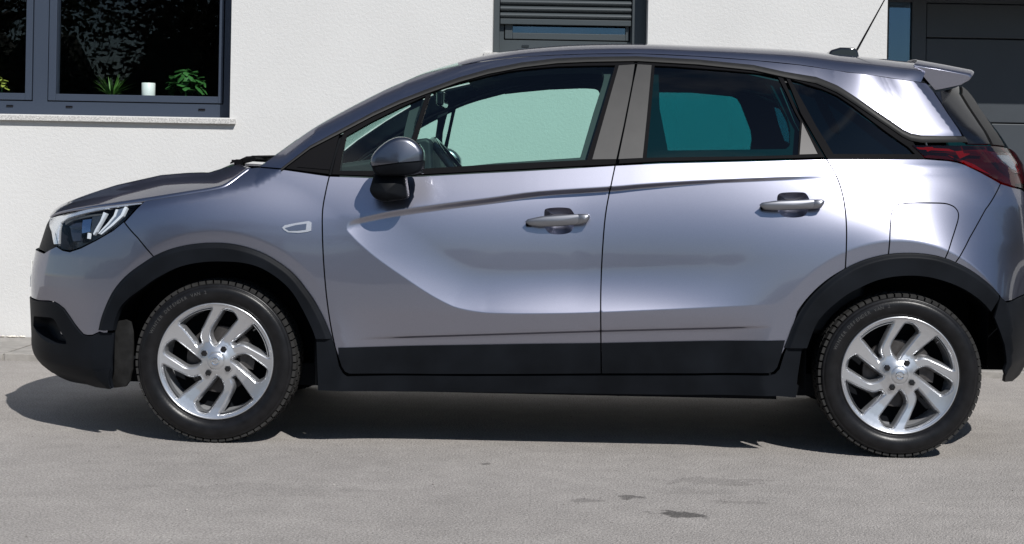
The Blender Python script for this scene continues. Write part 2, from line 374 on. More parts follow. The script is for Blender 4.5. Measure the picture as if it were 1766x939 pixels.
x, z = X(906, 80), Z(906, 80); hb(MB().box(x - .022, x + .022, FR - .006, FR + .01, z - .006, z + .006), 'drain_cap', M['gloss'], win2, bevel=.002)
for a, b in ((w2l, X(862, 30)), (X(1089.5, 30), w2r)):
    hb(MB().box(a, b, FR - .055, FR - .001, w2b, wtop), 'guide_rail', M['shutter'], win2, bevel=.003)
SY = FR - .045; k0, k1 = X(862, 30, SY), X(1089.5, 30, SY); zb = Z(975, 43.5, SY)
bar = hb(MB().box(k0 + .003, k1 - .003, SY + .004, SY + .026, zb, zb + .034), 'roller_shutter', M['shutter'], win2, bevel=.003)
for i in range(14):
    z0 = zb + .036 + i * .0405
    prof = [(SY + .03, z0), (SY + .008, z0 + .001)] + [(SY + .016 - .014 * math.sin(math.pi * t / 8), z0 + .002 + .036 * t / 8) for t in range(9)] + [(SY + .03, z0 + .0385)]
    hb(MB().prism_x(prof, k0 + .003, k1 - .003), 'shutter_slat', M['shutter'], win2, smooth=False)
zs2 = Z(840, 90.5, WALL - .032)
hb(MB().box(X(834, 92, WALL - .032), w2r + .04, WALL - .032, FR - .002, zs2 - .031, zs2), 'window_sill', M['granite'], win2, bevel=.002)
# garage door with a side light
GX = lambda px, py: float(at_y(px, py, GD)[0])
GZ = lambda px, py: float(at_y(px, py, GD)[1])
gd = MB(); f0, f1 = GX(1573, 60), GX(1597, 60); gtop = GZ(1620, 5)
gd.box(gl - .05, GX(1533, 60), GD, GD + .08, -.05, lint + .1); gd.box(f0, f1, GD, GD + .08, -.05, lint + .1); gd.box(GX(1533, 60), f0, GD, GD + .08, gtop, lint + .1)
gd.box(f1, gr_, GD, GD + .08, gtop, lint + .1); gd.box(GX(1533, 60), f0, GD, GD + .08, -.05, .5); gd.box(gr_ - .12, gr_ + .05, GD, GD + .08, -.05, gtop)
gdm = hb(gd, 'garage_door', M['door'])
zj = GZ(1710, 212.5); ph = .54
for i in range(-3, 2):
    z0, z1 = zj + i * ph, min(zj + (i + 1) * ph, gtop)
    if z1 > .0 and z0 < gtop - .02: hb(MB().box(f1 + .004, gr_ - .124, GD + .012, GD + .05, max(z0, -.02) + .003, z1 - .003), 'door_panel', M['door'], gdm, bevel=.006)
hb(MB().box(f1, gr_, GD + .052, GD + .056, -.05, gtop), 'panel_backing', M['dark'], gdm)
hb(MB().box(GX(1533, 60) - .01, f0 + .01, GD + .03, GD + .034, .49, gtop + .01), 'side_light_pane', M['pane_coated'], gdm)
hb(MB().box(GX(1533, 60) - .3, f0 + .3, GD + .5, GD + .52, .0, gtop + .3), 'inner_screen', M['room'], gdm)

# ------------------------------------------------------------------ things standing inside the big window
ISZ = Z(250, 164) - .050
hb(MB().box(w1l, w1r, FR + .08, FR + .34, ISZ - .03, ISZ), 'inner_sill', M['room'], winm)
leafm = mat('leaf_green', (.075, .19, .035), .5, noise=(30, .3, 2)); darkleaf = mat('leaf_dark_green', (.035, .13, .03), .45, noise=(30, .3, 2)); paleleaf = mat('leaf_yellow_green', (.28, .34, .06), .5)
potm = mat('flower_pot', (.05, .045, .04), .6); candm = mat('white_ceramic', (.78, .84, .80), .4)
def pot(parent, r, h):
    return MB().tube([(0, 0, 0), (0, 0, h), ], [r * .8, r], 20).build('pot', potm, parent, smooth=False)
def plant(px, py, label, cat, y=FR + .2):
    x = float(at_y(px, py, y)[0]); o = empty('potted_plant', (x, y, ISZ)); tag(o, label, cat, 'plants in the big window'); return o
# spiky one
p = plant(193, 150, 'spiky grassy pot plant behind the big window, left of the white cup', 'plant'); pot(p, .055, .045)
for i in range(60):
    a = random.uniform(0, 6.28); L_ = random.uniform(.10, .16); lean = random.uniform(.25, 1.15); wd = random.uniform(.0035, .006); V, Fc = [], []
    for k in range(6):
        t = k / 5; rr = .015 + L_ * math.sin(lean) * t * (1 + .25 * t); zz = .045 + L_ * (math.cos(lean) * t + .25 * t - .38 * t * t * lean); ww = wd * (1 - t ** 2) + .0004
        for sgn in (-1, 1): V.append((rr * math.cos(a) - sgn * ww * math.sin(a), rr * math.sin(a) + sgn * ww * math.cos(a), zz))
    Fc = [(2 * k, 2 * k + 1, 2 * k + 3, 2 * k + 2) for k in range(5)]
    mesh_obj('leaf', V, Fc, leafm, p)
def leafy(p, n, R_, h, sz, m, zc):
    for i in range(n):
        a = random.uniform(0, 6.28); e = random.uniform(-.1, 1.3); r = R_ * random.uniform(.45, 1)
        c = Vector((r * math.cos(a) * math.cos(e), r * math.sin(a) * math.cos(e) * .7, zc + h * math.sin(e) * random.uniform(.6, 1)))
        d = Vector((math.cos(a + random.uniform(-.8, .8)), math.sin(a + random.uniform(-.8, .8)) * .6, random.uniform(-.7, .4))).normalized()
        sd_ = d.cross(Vector((0, 0, 1))).normalized(); up = sd_.cross(d); s = sz * random.uniform(.7, 1.2); V = []
        for t, wv in ((0, .02), (.3, .42), (.6, .40), (1, .02)):
            q = c + d * s * (t - .3) - up * s * .25 * t * t
            V += [q - sd_ * s * wv, q + up * s * .06, q + sd_ * s * wv]
        Fc = []
        for k in range(3): Fc += [(3 * k, 3 * k + 1, 3 * k + 4, 3 * k + 3), (3 * k + 1, 3 * k + 2, 3 * k + 5, 3 * k + 4)]
        mesh_obj('leaf', V, Fc, m, p, smooth=True)
    MB().tube([(0, 0, .03), (.01, 0, zc + h * .4)], [.006, .003], 6).build('stem', darkleaf, p)
p = plant(320, 140, 'bushy dark green pot plant at the right end of the big window', 'plant'); pot(p, .06, .05); leafy(p, 95, .125, .13, .062, darkleaf, .10)
p = plant(2, 150, 'yellow-green pot plant behind the left pane of the big window', 'plant'); pot(p, .05, .045); leafy(p, 26, .045, .07, .04, paleleaf, .09)
x = float(at_y(256, 150, FR + .2)[0])
cup = MB().lathe_y([(.001, 0), (.038, 0), (.042, .004), (.042, .132), (.040, .134), (.038, .132), (.037, .01), (.001, .008)], 32)
cup.V = [(vx, -vz, vy) for vx, vy, vz in cup.V]
o = cup.build('cup', candm, None, smooth=True); o.location = (x, FR + .2, ISZ + .001); tag(o, 'plain white cup between the two green plants in the big window', 'cup')

# ------------------------------------------------------------------ the car: one skin P(s, z), panels are cut out of it
HALF = 0.885                                         # car-local y of the centre plane; y = 0 is the near flank
car = tag(empty('car', (0, 0, 0), YAW), 'silver-lilac crossover car parked side-on in front of the white house', 'car')
plan_pts = [(-2.150, HALF), (-2.147, .72), (-2.122, .54), (-2.060, .37), (-1.957, .225), (-1.81, .115), (-1.62, .042), (-1.42, .010), (-1.2, .001), (-.9, 0), (-.5, 0), (0, 0),
            (.5, 0), (.9, .001), (1.15, .008), (1.37, .028), (1.58, .075), (1.76, .15), (1.89, .25), (1.985, .38), (2.05, .54), (2.085, .72), (2.095, HALF)]
def build_plan():
    P = np.array(plan_pts); d = np.r_[0, np.cumsum(np.linalg.norm(np.diff(P, axis=0), axis=1))]
    def nat(t, y):
        n = len(t); h = np.diff(t); A = np.eye(n); b = np.zeros(n)
        for i in range(1, n - 1):
            A[i, i - 1], A[i, i], A[i, i + 1] = h[i - 1], 2 * (h[i - 1] + h[i]), h[i]; b[i] = 6 * ((y[i + 1] - y[i]) / h[i] - (y[i] - y[i - 1]) / h[i - 1])
        m = np.linalg.solve(A, b)
        def f(x):
            k = np.clip(np.searchsorted(t, x) - 1, 0, n - 2); hh = h[k]; a = (t[k + 1] - x) / hh; bb = (x - t[k]) / hh
            return a * y[k] + bb * y[k + 1] + ((a ** 3 - a) * m[k] + (bb ** 3 - bb) * m[k + 1]) * hh * hh / 6
        return f
    fx, fy = nat(d, P[:, 0]), nat(d, P[:, 1]); u = np.linspace(0, d[-1], 6001); x, y = fx(u), fy(u)
    s = np.r_[0, np.cumsum(np.hypot(np.diff(x), np.diff(y)))]; s = s - np.interp(0, x, s)
    tx, ty = np.gradient(x, s), np.gradient(y, s); l = np.hypot(tx, ty)
    return s, x, y, -ty / l, tx / l                  # inward normal (for tangent +x it is +y)
PS, PXs, PYs, PNX, PNY = build_plan(); S0, S1 = PS[0], PS[-1]
# vertical section: slope dy/dz, integrated
zn = np.array([.10, .20, .28, .43, .50, .53, .62, .74, .80, .87, .95, 1.02, 1.10, 1.20, 1.30, 1.40, 1.50, 1.62]) + .013
sn = np.array([-.5, -.22, -.12, -.10, -.10, -.02, .03, .05, .10, .18, .26, .31, .35, .39, .43, .48, .54, .62])
zt = np.linspace(.10, 1.64, 3001); st = np.interp(zt, zn, sn); yt = np.r_[0, np.cumsum((st[1:] + st[:-1]) / 2 * np.diff(zt))]; yt -= np.interp(.528, zt, yt)
nose_z = np.array([.12, .15, .19, .225, .26, .30, .35, .44, .56, .62, .70, .80, .88, .95, 1.02, 1.2]) + .013; nose_d = np.array([.26, .19, .10, .052, .022, .010, .010, .006, 0, .004, .018, .048, .088, .14, .22, .5])
tail_z = np.array([.15, .25, .35, .60, .80, .95, 1.05, 1.12, 1.25, 1.40, 1.60]) + .013; tail_d = np.array([.16, .08, .03, 0, .005, .02, .043, .062, .148, .268, .44])
FE = {}                                              # feature lines in (s, z), filled in below
AF, AR = (-1.230, .316, .455), (1.375, .314, .468)   # wheel arches: centre and radius of the cladding's outer edge
def depth(s, z):
    d = np.interp(z, zt, yt)
    d = d + np.maximum(s - .95, 0) ** 2 * .05 * sstep((z - .98) / .25) - .13 * np.maximum(z - 1.12, 0) * sstep((s - 1.0) / .35) - .62 * np.minimum(np.interp(s, PS, PYs), .13) * sstep((z - 1.06) / .2) * sstep((s - .9) / .3)             # cabin tapers towards the tail
    if 'U' in FE:
        zu = np.interp(s, FE['U'][:, 0], FE['U'][:, 1]); e = zu - z
        zsh = np.where(s < FE['S'][0], FE['S'][1] + (s - FE['S'][0]) * FE['S'][2], zu)     # the shoulder line runs on straight ahead of the blade's tip
        d = d + .10 * np.maximum(z - zsh, 0) * sstep((s + 1.15) / .7)                   # shoulder above the crease leans in more
        P = np.stack([s, z], 1); near = (s > -.85) & (s < 1.25) & (z < zu + .02) & (z > .45); sc = np.zeros_like(d)
        if near.any():
            q = P[near]; ins = pip(q, FE['Cpoly']); dl = segdist(q, FE['C']); dl[~ins] = 0
            gk = .19 + .29 * sstep((q[:, 0] + .65) / .85); g_ = gk * np.where(dl < .17, dl - dl * dl / .34, .085)
            hw = np.interp(q[:, 0], [-.75, -.3, .3, 1.1], [.024, .026, .019, .013]); h_ = sstep(np.maximum(e[near], 0) / hw)
            A = 1 - sstep((q[:, 0] - .12) / 1.05)
            sc[near] = g_ * h_ * A
        d = d + sc
        zg = np.interp(s, FE['G'][:, 0], FE['G'][:, 1]); bb = sstep((s + .72) / .35) * sstep((1.00 - s) / .30)
        d = d + .017 * sstep((zg - z) / .013) * bb * (s > -.75) * (s < 1.0)
        zT = np.interp(s, FE['T'][:, 0], FE['T'][:, 1]); e2 = np.maximum(z - zT, 0)
        k = np.interp(s, FE['T'][:, 0], FE['Tk']) * (1 - sstep((s - 1.55) / .25)); d = d + k * (.45 * e2 + 5.5 * e2 ** 2)
    for (cx, cz, r), pull in ((AF, .006), (AR, .85)):
        dist = np.hypot(s - cx, z - cz) - r
        base = -.004 if cx < 0 else -np.interp(s, PS, PYs) * .62 - .004
        t_ = np.clip((dist - .047) / .24, 0, 1); B = (1 - t_) ** 2 * (np.abs(s - cx) < .80)
        d = d + (np.minimum(base, d) - d) * B
    return d
def skin(s, z, off=0.0):
    s = np.asarray(s, float); z = np.asarray(z, float); d = depth(s, z); py_ = np.interp(s, PS, PYs); d = d * (1 - py_ / HALF)
    sh = sstep((-1.30 - s) / .75) * np.interp(z, nose_z, nose_d) - sstep((s - 1.10) / .85) * np.interp(z, tail_z, tail_d)
    return np.stack([np.interp(s, PS, PXs) - np.interp(s, PS, PNX) * off + sh, py_ + d - np.interp(s, PS, PNY) * off, z], 1)
# photo pixels -> (s, z) on the skin
def _grid():
    gs, gz = np.meshgrid(np.arange(S0, S1, .02), np.arange(.12, 1.6, .02)); gs, gz = gs.ravel(), gz.ravel(); e = 1e-3
    P = skin(gs, gz); N = np.cross(skin(gs + e, gz) - P, skin(gs, gz + e) - P); V = P - np.array([CAM[0] * CYW + CAM[1] * SYW, -CAM[0] * SYW + CAM[1] * CYW, CAM[2]])
    ok = (N * V).sum(1) < -1e-9; return gs[ok], gz[ok], project(P[ok])
GS, GZ_, GP = _grid(); SZERR = []
def sz(pts):
    T = np.asarray(pts, float).reshape(-1, 2); idx = np.array([np.argmin(((GP - t) ** 2).sum(1)) for t in T]); s, z = GS[idx].copy(), GZ_[idx].copy(); e = 5e-4
    best = np.full(len(T), 1e9); bs, bz = s.copy(), z.copy()
    for it in range(14):
        p = project(skin(s, z)); r = T - p; err = (r ** 2).sum(1); m = err < best; best[m] = err[m]; bs[m], bz[m] = s[m], z[m]
        a = (project(skin(s + e, z)) - p) / e; b = (project(skin(s, z + e)) - p) / e; det = a[:, 0] * b[:, 1] - b[:, 0] * a[:, 1]; det = np.where(np.abs(det) < 1e3, np.sign(det + 1e-9) * 1e3, det)
        ds = (r[:, 0] * b[:, 1] - b[:, 0] * r[:, 1]) / det; dz = (a[:, 0] * r[:, 1] - r[:, 0] * a[:, 1]) / det
        s = np.clip(s + np.clip(ds, -.05, .05), S0, S1); z = np.clip(z + np.clip(dz, -.05, .05), .1, 1.62)
    SZERR.extend([(tuple(np.round(t, 0)), round(float(e ** .5), 1)) for t, e in zip(T, best) if e > 4])
    return [(float(a), float(b)) for a, b in zip(bs, bz)]
# feature lines
trim_top = [(485, 291.6), (536, 252), (590, 223), (644.5, 194), (690, 173), (734, 156), (791, 135), (842, 120.5), (900, 109), (960, 102), (1012, 99.7), (1098, 98.4), (1203, 104), (1299, 113.5), (1352, 125),
            (1407, 134), (1443, 148.5), (1483, 174), (1533.5, 208), (1556, 224), (1570, 231), (1588, 234.7), (1625, 236), (1662, 237)]
_U = sz([(598, 386), (607, 379), (641, 371), (681.6, 362.7), (766.6, 350.6), (847.6, 340.5), (928.5, 330), (1058, 321.5), (1105, 317.5), (1190, 312), (1275, 308), (1360, 304.5), (1437, 302), (1560, 300), (1700, 299)])
_C = sz([(598, 386), (598.7, 397), (606, 406), (621, 421), (653, 447.7), (702, 482), (742, 508.4), (775, 526), (790, 531.5), (807, 535.5), (826, 538.5), (847.6, 540.3), (904, 541.3), (975, 540.5), (1038, 538.5), (1160, 533.4), (1275, 528), (1390, 523), (1460, 520)])
_C = cr(_C, 6)
_G = sz([(600, 584), (641, 581), (742, 578), (904, 573), (1034, 569), (1148, 566), (1233, 564), (1330, 561)])
_T = sz([(247, 362), (340, 346), (440, 321), (470, 303)] + trim_top)
_U = cr(_U, 4)
FE['G'] = np.array(_G); FE['C'] = np.array(_C); FE['Cpoly'] = np.array(_C + _U[::-1])
FE['T'] = np.array(_T); FE['Tk'] = np.r_[np.linspace(.5, .9, 4), np.full(len(trim_top), 1.0)]; FE['Tk'][-14:] = np.r_[np.linspace(1, .5, 4), .3, .12, np.full(8, .04)]
_u = np.array(_U); FE['S'] = (-.40, float(np.interp(-.40, _u[:, 0], _u[:, 1])), float((np.interp(-.25, _u[:, 0], _u[:, 1]) - np.interp(-.40, _u[:, 0], _u[:, 1])) / .15))
FE['U'] = np.array(_U)

def poff(line, d):                                   # parallel line at distance d
    L_ = np.asarray(line, float); t = np.gradient(L_, axis=0); t /= np.maximum(np.linalg.norm(t, axis=1), 1e-9)[:, None]
    return L_ + np.stack([-t[:, 1], t[:, 0]], 1) * d
def skin_normals(F_, a, b):
    e = 6e-4; u = F_(a + e, b) - F_(a - e, b); v = F_(a, b + e) - F_(a, b - e); n = np.cross(u, v); return n / np.maximum(np.linalg.norm(n, axis=1), 1e-12)[:, None]
def surf(name, F_, outline, m, parent, res=.018, thick=.012, holes=(), feats=(), mirror=None, lip=0.0):
    """a sheet cut to an outline (and holes) in the (a, b) plane of the surface F_, with turned-in edges"""
    loops = [dens(outline, res * .8)] + [dens(h, res * .8) for h in holes]
    pts, edges = [], []
    for lp in loops:
        k = len(pts); n = len(lp); pts += [tuple(p) for p in lp]; edges += [(k + i, k + (i + 1) % n) for i in range(n)]
    A = np.array(loops[0]); lo, hi = A.min(0), A.max(0)
    gx = np.arange(lo[0] + res / 2, hi[0], res); gy = np.arange(lo[1] + res / 2, hi[1], res)
    q = np.stack(np.meshgrid(gx, gy), -1).reshape(-1, 2)
    q[:, 0] += (np.round((q[:, 1] - lo[1]) / res).astype(int) % 2) * res * .5
    fp = [dens(f, res * .5, False) for f in feats]
    if len(q):
        ok = pip(q, loops[0]) & (segdist(q, loops[0], True) > res * .45)
        for h in loops[1:]: ok &= ~pip(q, h) & (segdist(q, h, True) > res * .45)
        for f in fp: ok &= segdist(q, f) > res * .45
        pts += [tuple(p) for p in q[ok]]
    for f in fp:
        ok = pip(f, loops[0]) & (segdist(f, loops[0], True) > res * .3)
        for h in loops[1:]: ok &= ~pip(f, h) & (segdist(f, h, True) > res * .3)
        k = len(pts); idx = np.where(ok)[0]; pts += [tuple(f[i]) for i in idx]
        edges += [(k + j, k + j + 1) for j in range(len(idx) - 1) if idx[j + 1] == idx[j] + 1]
    V, E, T, *_ = mgeo.delaunay_2d_cdt([Vector(p) for p in pts], edges, [], 0, 1e-6)
    ab = np.array([(v.x, v.y) for v in V]); T = np.array([t for t in T if len(t) == 3]); c = ab[T].mean(1)
    ok = pip(c, loops[0])
    for h in loops[1:]: ok &= ~pip(c, h)
    T = T[ok]
    t0, t1, t2 = ab[T[:, 0]], ab[T[:, 1]], ab[T[:, 2]]; ar = (t1[:, 0] - t0[:, 0]) * (t2[:, 1] - t0[:, 1]) - (t1[:, 1] - t0[:, 1]) * (t2[:, 0] - t0[:, 0])
    T = T[np.abs(ar) > 1e-10]; ar = ar[np.abs(ar) > 1e-10]; T[ar < 0] = T[ar < 0][:, ::-1]
    used = np.unique(T); rm = -np.ones(len(ab), int); rm[used] = np.arange(len(used)); T = rm[T]; ab = ab[used]
    P = F_(ab[:, 0], ab[:, 1]); N = skin_normals(F_, ab[:, 0], ab[:, 1])
    cnt = {}
    for t in T:
        for i in range(3):
            e = (int(t[i]), int(t[(i + 1) % 3])); cnt[e] = cnt.get(e, 0) + 1
    bd = [e for e in cnt if (e[1], e[0]) not in cnt]; bv = sorted({i for e in bd for i in e}); mp = {v: len(P) + i for i, v in enumerate(bv)}
    P2 = P[bv] - N[bv] * thick; Vall = np.vstack([P, P2]); faces = [tuple(int(i) for i in t) for t in T]; ln = [N[i] for t in T for i in t]
    if thick:
        for a, b in bd:
            faces.append((b, a, mp[a], mp[b]))
            w_ = np.cross(P[b] - P[a], N[a]); w_ = w_ / max(np.linalg.norm(w_), 1e-9)
            for vtx in (b, a): q_ = .22 * N[vtx] + w_; ln.append(q_ / np.linalg.norm(q_))
            ln += [w_, w_]
    out_ = []
    for mir in ([False, True] if mirror else [False]):
        VV = Vall.copy(); ff = faces; nn = ln
        if mir:
            VV[:, 1] = 2 * HALF - VV[:, 1]; ff = [f[::-1] for f in faces]; nn = []; k = 0
            for f in faces:
                for j in range(len(f) - 1, -1, -1): v = ln[k + j]; nn.append((v[0], -v[1], v[2]))
                k += len(f)
        me = bpy.data.meshes.new(name); me.from_pydata([tuple(map(float, v)) for v in VV], [], ff); me.shade_smooth()
        me.normals_split_custom_set([tuple(map(float, v)) for v in nn]); me.materials.append(m)
        if m is M['paint'] and thick:                  # shade of the joints painted dark onto the turned-in paintwork edges
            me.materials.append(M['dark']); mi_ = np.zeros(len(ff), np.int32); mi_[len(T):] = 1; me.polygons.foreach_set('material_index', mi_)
        o = bpy.data.objects.new(name, me); link(o, (parent[1] if isinstance(parent, tuple) else parent) if mir else (parent[0] if isinstance(parent, tuple) else parent)); out_.append(o)
    return tuple(out_) if mirror else out_[0]
def panel(name, outline_sz, m, parent=car, off=0.0, gap=.0026, mirror=True, **kw):
    ol = inset(outline_sz, gap) if gap else outline_sz
    F_ = (lambda a, b: skin(a, b, off(a, b) if callable(off) else off))
    return surf(name, F_, ol, m, parent, mirror=mirror, **kw)
def pillow(outline, y0, y1, n=5, pw=2.2, front=True, back=True, ctr=None):
    """rounded solid: loop of (x, z) at mid depth, shrinking to both ends like an egg"""
    A = np.array(outline, float); c = A.mean(0) if ctr is None else np.array(ctr); mb = MB(); ym, hd = (y0 + y1) / 2, (y1 - y0) / 2; rings = []
    ts = np.linspace(-1 if front else 0, 1 if back else 0, 2 * n + 1)
    for t in ts:
        sc = max((1 - abs(t) ** pw) ** (1 / pw), .02); rings.append([(c[0] + (x - c[0]) * sc, ym + hd * t, c[1] + (z - c[1]) * sc) for x, z in A])
    V = [v for r in rings for v in r]; k = len(A); Fc = []
    for i in range(len(rings) - 1):
        for j in range(k): Fc.append([i * k + j, i * k + (j + 1) % k, (i + 1) * k + (j + 1) % k, (i + 1) * k + j])
    Fc += [list(range(k))[::-1], [(len(rings) - 1) * k + j for j in range(k)]]
    return mb.add(V, Fc)
def mir_obj(o, parent=car):                          # mirrored twin on the far side
    me = o.data.copy(); me.transform(Matrix.Translation((0, 2 * HALF, 0)) @ Matrix.Scale(-1, 4, (0, 1, 0))); me.flip_normals()
    q = o.copy(); q.data = me; COL.objects.link(q); q.parent = parent; return q
def lxz(pts, y): return [tuple(float(v) for v in loc_at(px, py, y)) for px, py in pts]
def arch(A, dr, a0, a1, n=40): return [(A[0] + (A[2] + dr) * math.cos(R(t)), A[1] + (A[2] + dr) * math.sin(R(t))) for t in np.linspace(a0, a1, n)]
def ang(A, p): return math.degrees(math.atan2(p[1] - A[1], p[0] - A[0]))

# ------------------------------------------------------------------ outlines (photo pixels, turned into places on the skin)
LB = [(568, 304), (562, 330), (556.5, 362), (556, 400), (558, 450), (563, 510), (570, 560), (578, 600)]      # fender | front door
BS = [(1061, 285.5), (1053, 324), (1044, 373), (1039, 433.5), (1036.5, 490), (1036, 539), (1036.5, 600), (1037, 645)]   # front | rear door
RS = [(1425, 274.3), (1439, 297), (1448, 318), (1454.5, 342), (1458.5, 370), (1460, 400), (1459.5, 430), (1458, 463)]    # rear door | quarter
ha = arch
fl_ = lambda seg: cr(sz(seg), 4)
sLB, sBS, sRS = fl_(LB), fl_(BS), fl_(RS)
belt_f = sz([(568, 304), (640, 306.5), (727, 304), (820, 299), (900, 295), (980, 290.5), (1061, 285.5)])
belt_r = sz([(1061, 285.5), (1140, 281.5), (1299, 278), (1425, 274.3)])
belt_q = sz([(1425, 274.3), (1500, 274.2), (1593, 274.3)])

# --- front fender
hoodline = sz([(250, 346.5), (294, 340), (342, 332), (370, 327), (388, 322), (404, 311), (418, 300), (432, 290)])
seamb = sz([(214.5, 383.7), (238, 411), (264, 442)])
aF0 = ang(AF, sLB[-1]); aS = ang(AF, seamb[-1])
fender = list(hoodline) + sz([(446, 288.5), (485, 292)]) + sLB + ha(AF, -.012, aF0 + 1, aS, 30) + seamb[::-1]
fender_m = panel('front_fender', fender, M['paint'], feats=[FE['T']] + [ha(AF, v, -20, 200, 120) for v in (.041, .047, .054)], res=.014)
# --- painted bumper
hl_bot = sz([(214.5, 382), (195, 398), (166.5, 414.5), (140, 428), (120.5, 434.5), (108, 432), (97.5, 425)])
z_gr = sz([(76, 437)])[0]
low_top = sz([(172, 573), (160, 578.5), (151, 579), (144, 577), (137, 569.5), (128, 558), (119.5, 545), (111, 533), (102, 525.6), (95, 521.5), (84, 519.5), (68, 519)])
zb_c = low_top[-1][1]
bump = seamb + ha(AF, -.012, aS, ang(AF, low_top[0]), 24) + low_top + [(S0 + .02, zb_c + .004)] + [(S0 + .02, z_gr[1] + .01), (z_gr[0] - .1, z_gr[1] + .006), z_gr] + hl_bot[::-1]
def both(outline, name, m, **kw):                    # panel that runs across the car's middle: near half and far half
    return panel(name, outline, m, **kw)
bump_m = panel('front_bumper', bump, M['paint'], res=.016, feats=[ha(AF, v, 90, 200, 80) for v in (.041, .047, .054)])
# --- grille beside the headlight
gr_o = [z_gr, (z_gr[0] - .1, z_gr[1] + .006), (S0 + .02, z_gr[1] + .01), (S0 + .02, .885), (S0 + .25, .888)] + sz([(87, 375), (92, 400), (95.5, 424)])
panel('grille', gr_o, M['cladding'], off=-.012, res=.03)
# --- black lower bumper with fog lamp recess
lb_bot = sz([(197, 671), (175, 668), (151, 664), (125, 659), (108, 653), (92, 645)])
lowb = [low_top[0]] + low_top[1:] + [(S0 + .02, zb_c), (S0 + .02, .22), (S0 + .45, .20)] + lb_bot[::-1] + sz([(195, 640), (196, 610), (199, 573)])
fog = cr(sz([(61, 546), (75, 546.5), (94, 550), (104, 568), (117, 592), (100, 594), (82, 589), (69, 578), (60, 562)]), 4)
lowb_m = panel('lower_bumper', lowb, M['cladding'], off=.006, res=.02, holes=[fog])
def bowl(name, loop, m, parent, dep, off=0.0, rings=6, pw=2.0, flat=.0):
    A = np.array(inset(loop, .0), float); c = A.mean(0); V, Fc = [], []; k = len(A)
    tt = np.linspace(0, 1, rings)
    for t in tt:
        sc = 1 - t * (1 - flat) if flat else 1 - t * .96; q = c + (A - c) * sc; d = dep * (1 - (1 - t) ** pw) if not flat else dep * min(1, t * 1.0)
        V.append(skin(q[:, 0], q[:, 1], off - d))
    V = np.vstack(V)
    for i in range(rings - 1):
        for j in range(k): Fc.append([i * k + j, i * k + (j + 1) % k, (i + 1) * k + (j + 1) % k, (i + 1) * k + j])
    Fc.append([(rings - 1) * k + j for j in range(k)])
    o = mesh_obj(name, V, Fc, m, parent[0] if isinstance(parent, tuple) else parent, smooth=True)
    return (o, mir_obj(o, parent[1] if isinstance(parent, tuple) else parent))
bowl('fog_lamp_recess', fog, M['cladding'], lowb_m, .05, .004, 5, flat=.8)
c = sz([(98, 572)])[0]; P = skin(np.array([c[0]]), np.array([c[1]]), -.03)[0]
mb = MB().lathe_y([(.001, -.012), (.012, -.009), (.022, .0), (.024, .012)], 20); o = mb.build('fog_lamp', M['chrome'], lowb_m[0], smooth=True); o.location = tuple(P); o.rotation_euler = (0, 0, R(-35))
mir = mir_obj(o, lowb_m[1]); mir.location = (P[0], 2 * HALF - P[1], P[2]); mir.rotation_euler = (0, 0, R(35)); mir.data.transform(Matrix.Translation((0, -2 * HALF, 0)))
# small lower flap at the wheel
panel('air_deflector', sz([(163, 640), (195, 634), (196, 672), (172, 669), (156, 664)]), M['cladding'], off=.012, res=.02)

# --- doors
zclad = .404
f_clad = sz([(582.5, 598.7), (680, 596.5), (783, 594.6), (904, 592.5), (1036.5, 591)]); r_clad = sz([(1036.5, 591), (1190, 587.8), (1355, 586)])
f_bot = sz([(1037, 645), (900, 646), (750, 646), (603, 645.5), (595, 642), (588.5, 632), (583, 615)])
fdoor = belt_f + sBS[1:] + f_bot + [sLB[-1]] + sLB[::-1][1:]
h1c = [(938.5, 372), (939, 364), (943, 360), (960, 358.2), (975, 358.5), (983, 360), (987, 364), (991, 371), (992, 380), (990, 390), (987, 397), (981, 402), (971, 404.3), (958, 404.6), (948, 402.5), (942, 397), (938, 388)]
h2c = [(1340, 345), (1341, 338), (1346, 333.5), (1360, 332), (1378, 331.8), (1388, 333), (1393, 338), (1396, 345), (1396, 354), (1393, 364), (1389, 371), (1382, 374.5), (1368, 375.8), (1354, 374.5), (1346, 370), (1341, 362)]
hole1, hole2 = cr(sz(h1c) + sz(h1c[:1]), 3)[:-1], cr(sz(h2c) + sz(h2c[:1]), 3)[:-1]
ft = [FE['C'], FE['U'], FE['G'], poff(FE['C'], .0028), poff(FE['C'], -.0028), poff(FE['C'], .008), poff(FE['U'], .004)] + [FE['U'] - [0, k * .0055] for k in range(1, 6)] + [FE['G'] - [0, k * .0044] for k in (1, 2, 3)]
ftr = ft + [ha(AR, .047, 100, 200, 60), ha(AR, .041, 100, 200, 60), ha(AR, .054, 100, 200, 60)]
afl = [ha(AF, v, -20, 200, 120) for v in (.041, .047, .054)]; arl = [ha(AR, v, -10, 150, 100) for v in (.041, .047, .054)]
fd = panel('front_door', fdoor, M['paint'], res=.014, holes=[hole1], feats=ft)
r_bot = sz([(1340, 634), (1346, 618), (1360, 584), (1381, 541)])
aR1, aR0 = ang(AR, r_bot[-1]), ang(AR, sRS[-1])
rdoor = belt_r + sRS[1:] + ha(AR, -.012, aR0 + 1, aR1, 16) + sz([(1360, 590), (1348, 613), (1341, 634), (1334, 642), (1325, 644.5), (1200, 645), (1037, 645)]) + sBS[::-1]
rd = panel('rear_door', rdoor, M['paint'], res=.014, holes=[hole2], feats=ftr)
clf = lambda z0: (lambda a, b: .009 * sstep((z0 - b) / .012) + .001)
panel('door_cladding', f_clad + f_bot[:1] + f_bot[1:], M['cladding'], parent=fd, off=.007, res=.03, gap=.0026)
panel('door_cladding', r_clad + sz([(1348, 613), (1341, 634), (1334, 642), (1325, 644.5), (1200, 645), (1037, 645)]), M['cladding'], parent=rd, off=.007, res=.03, gap=.0026)
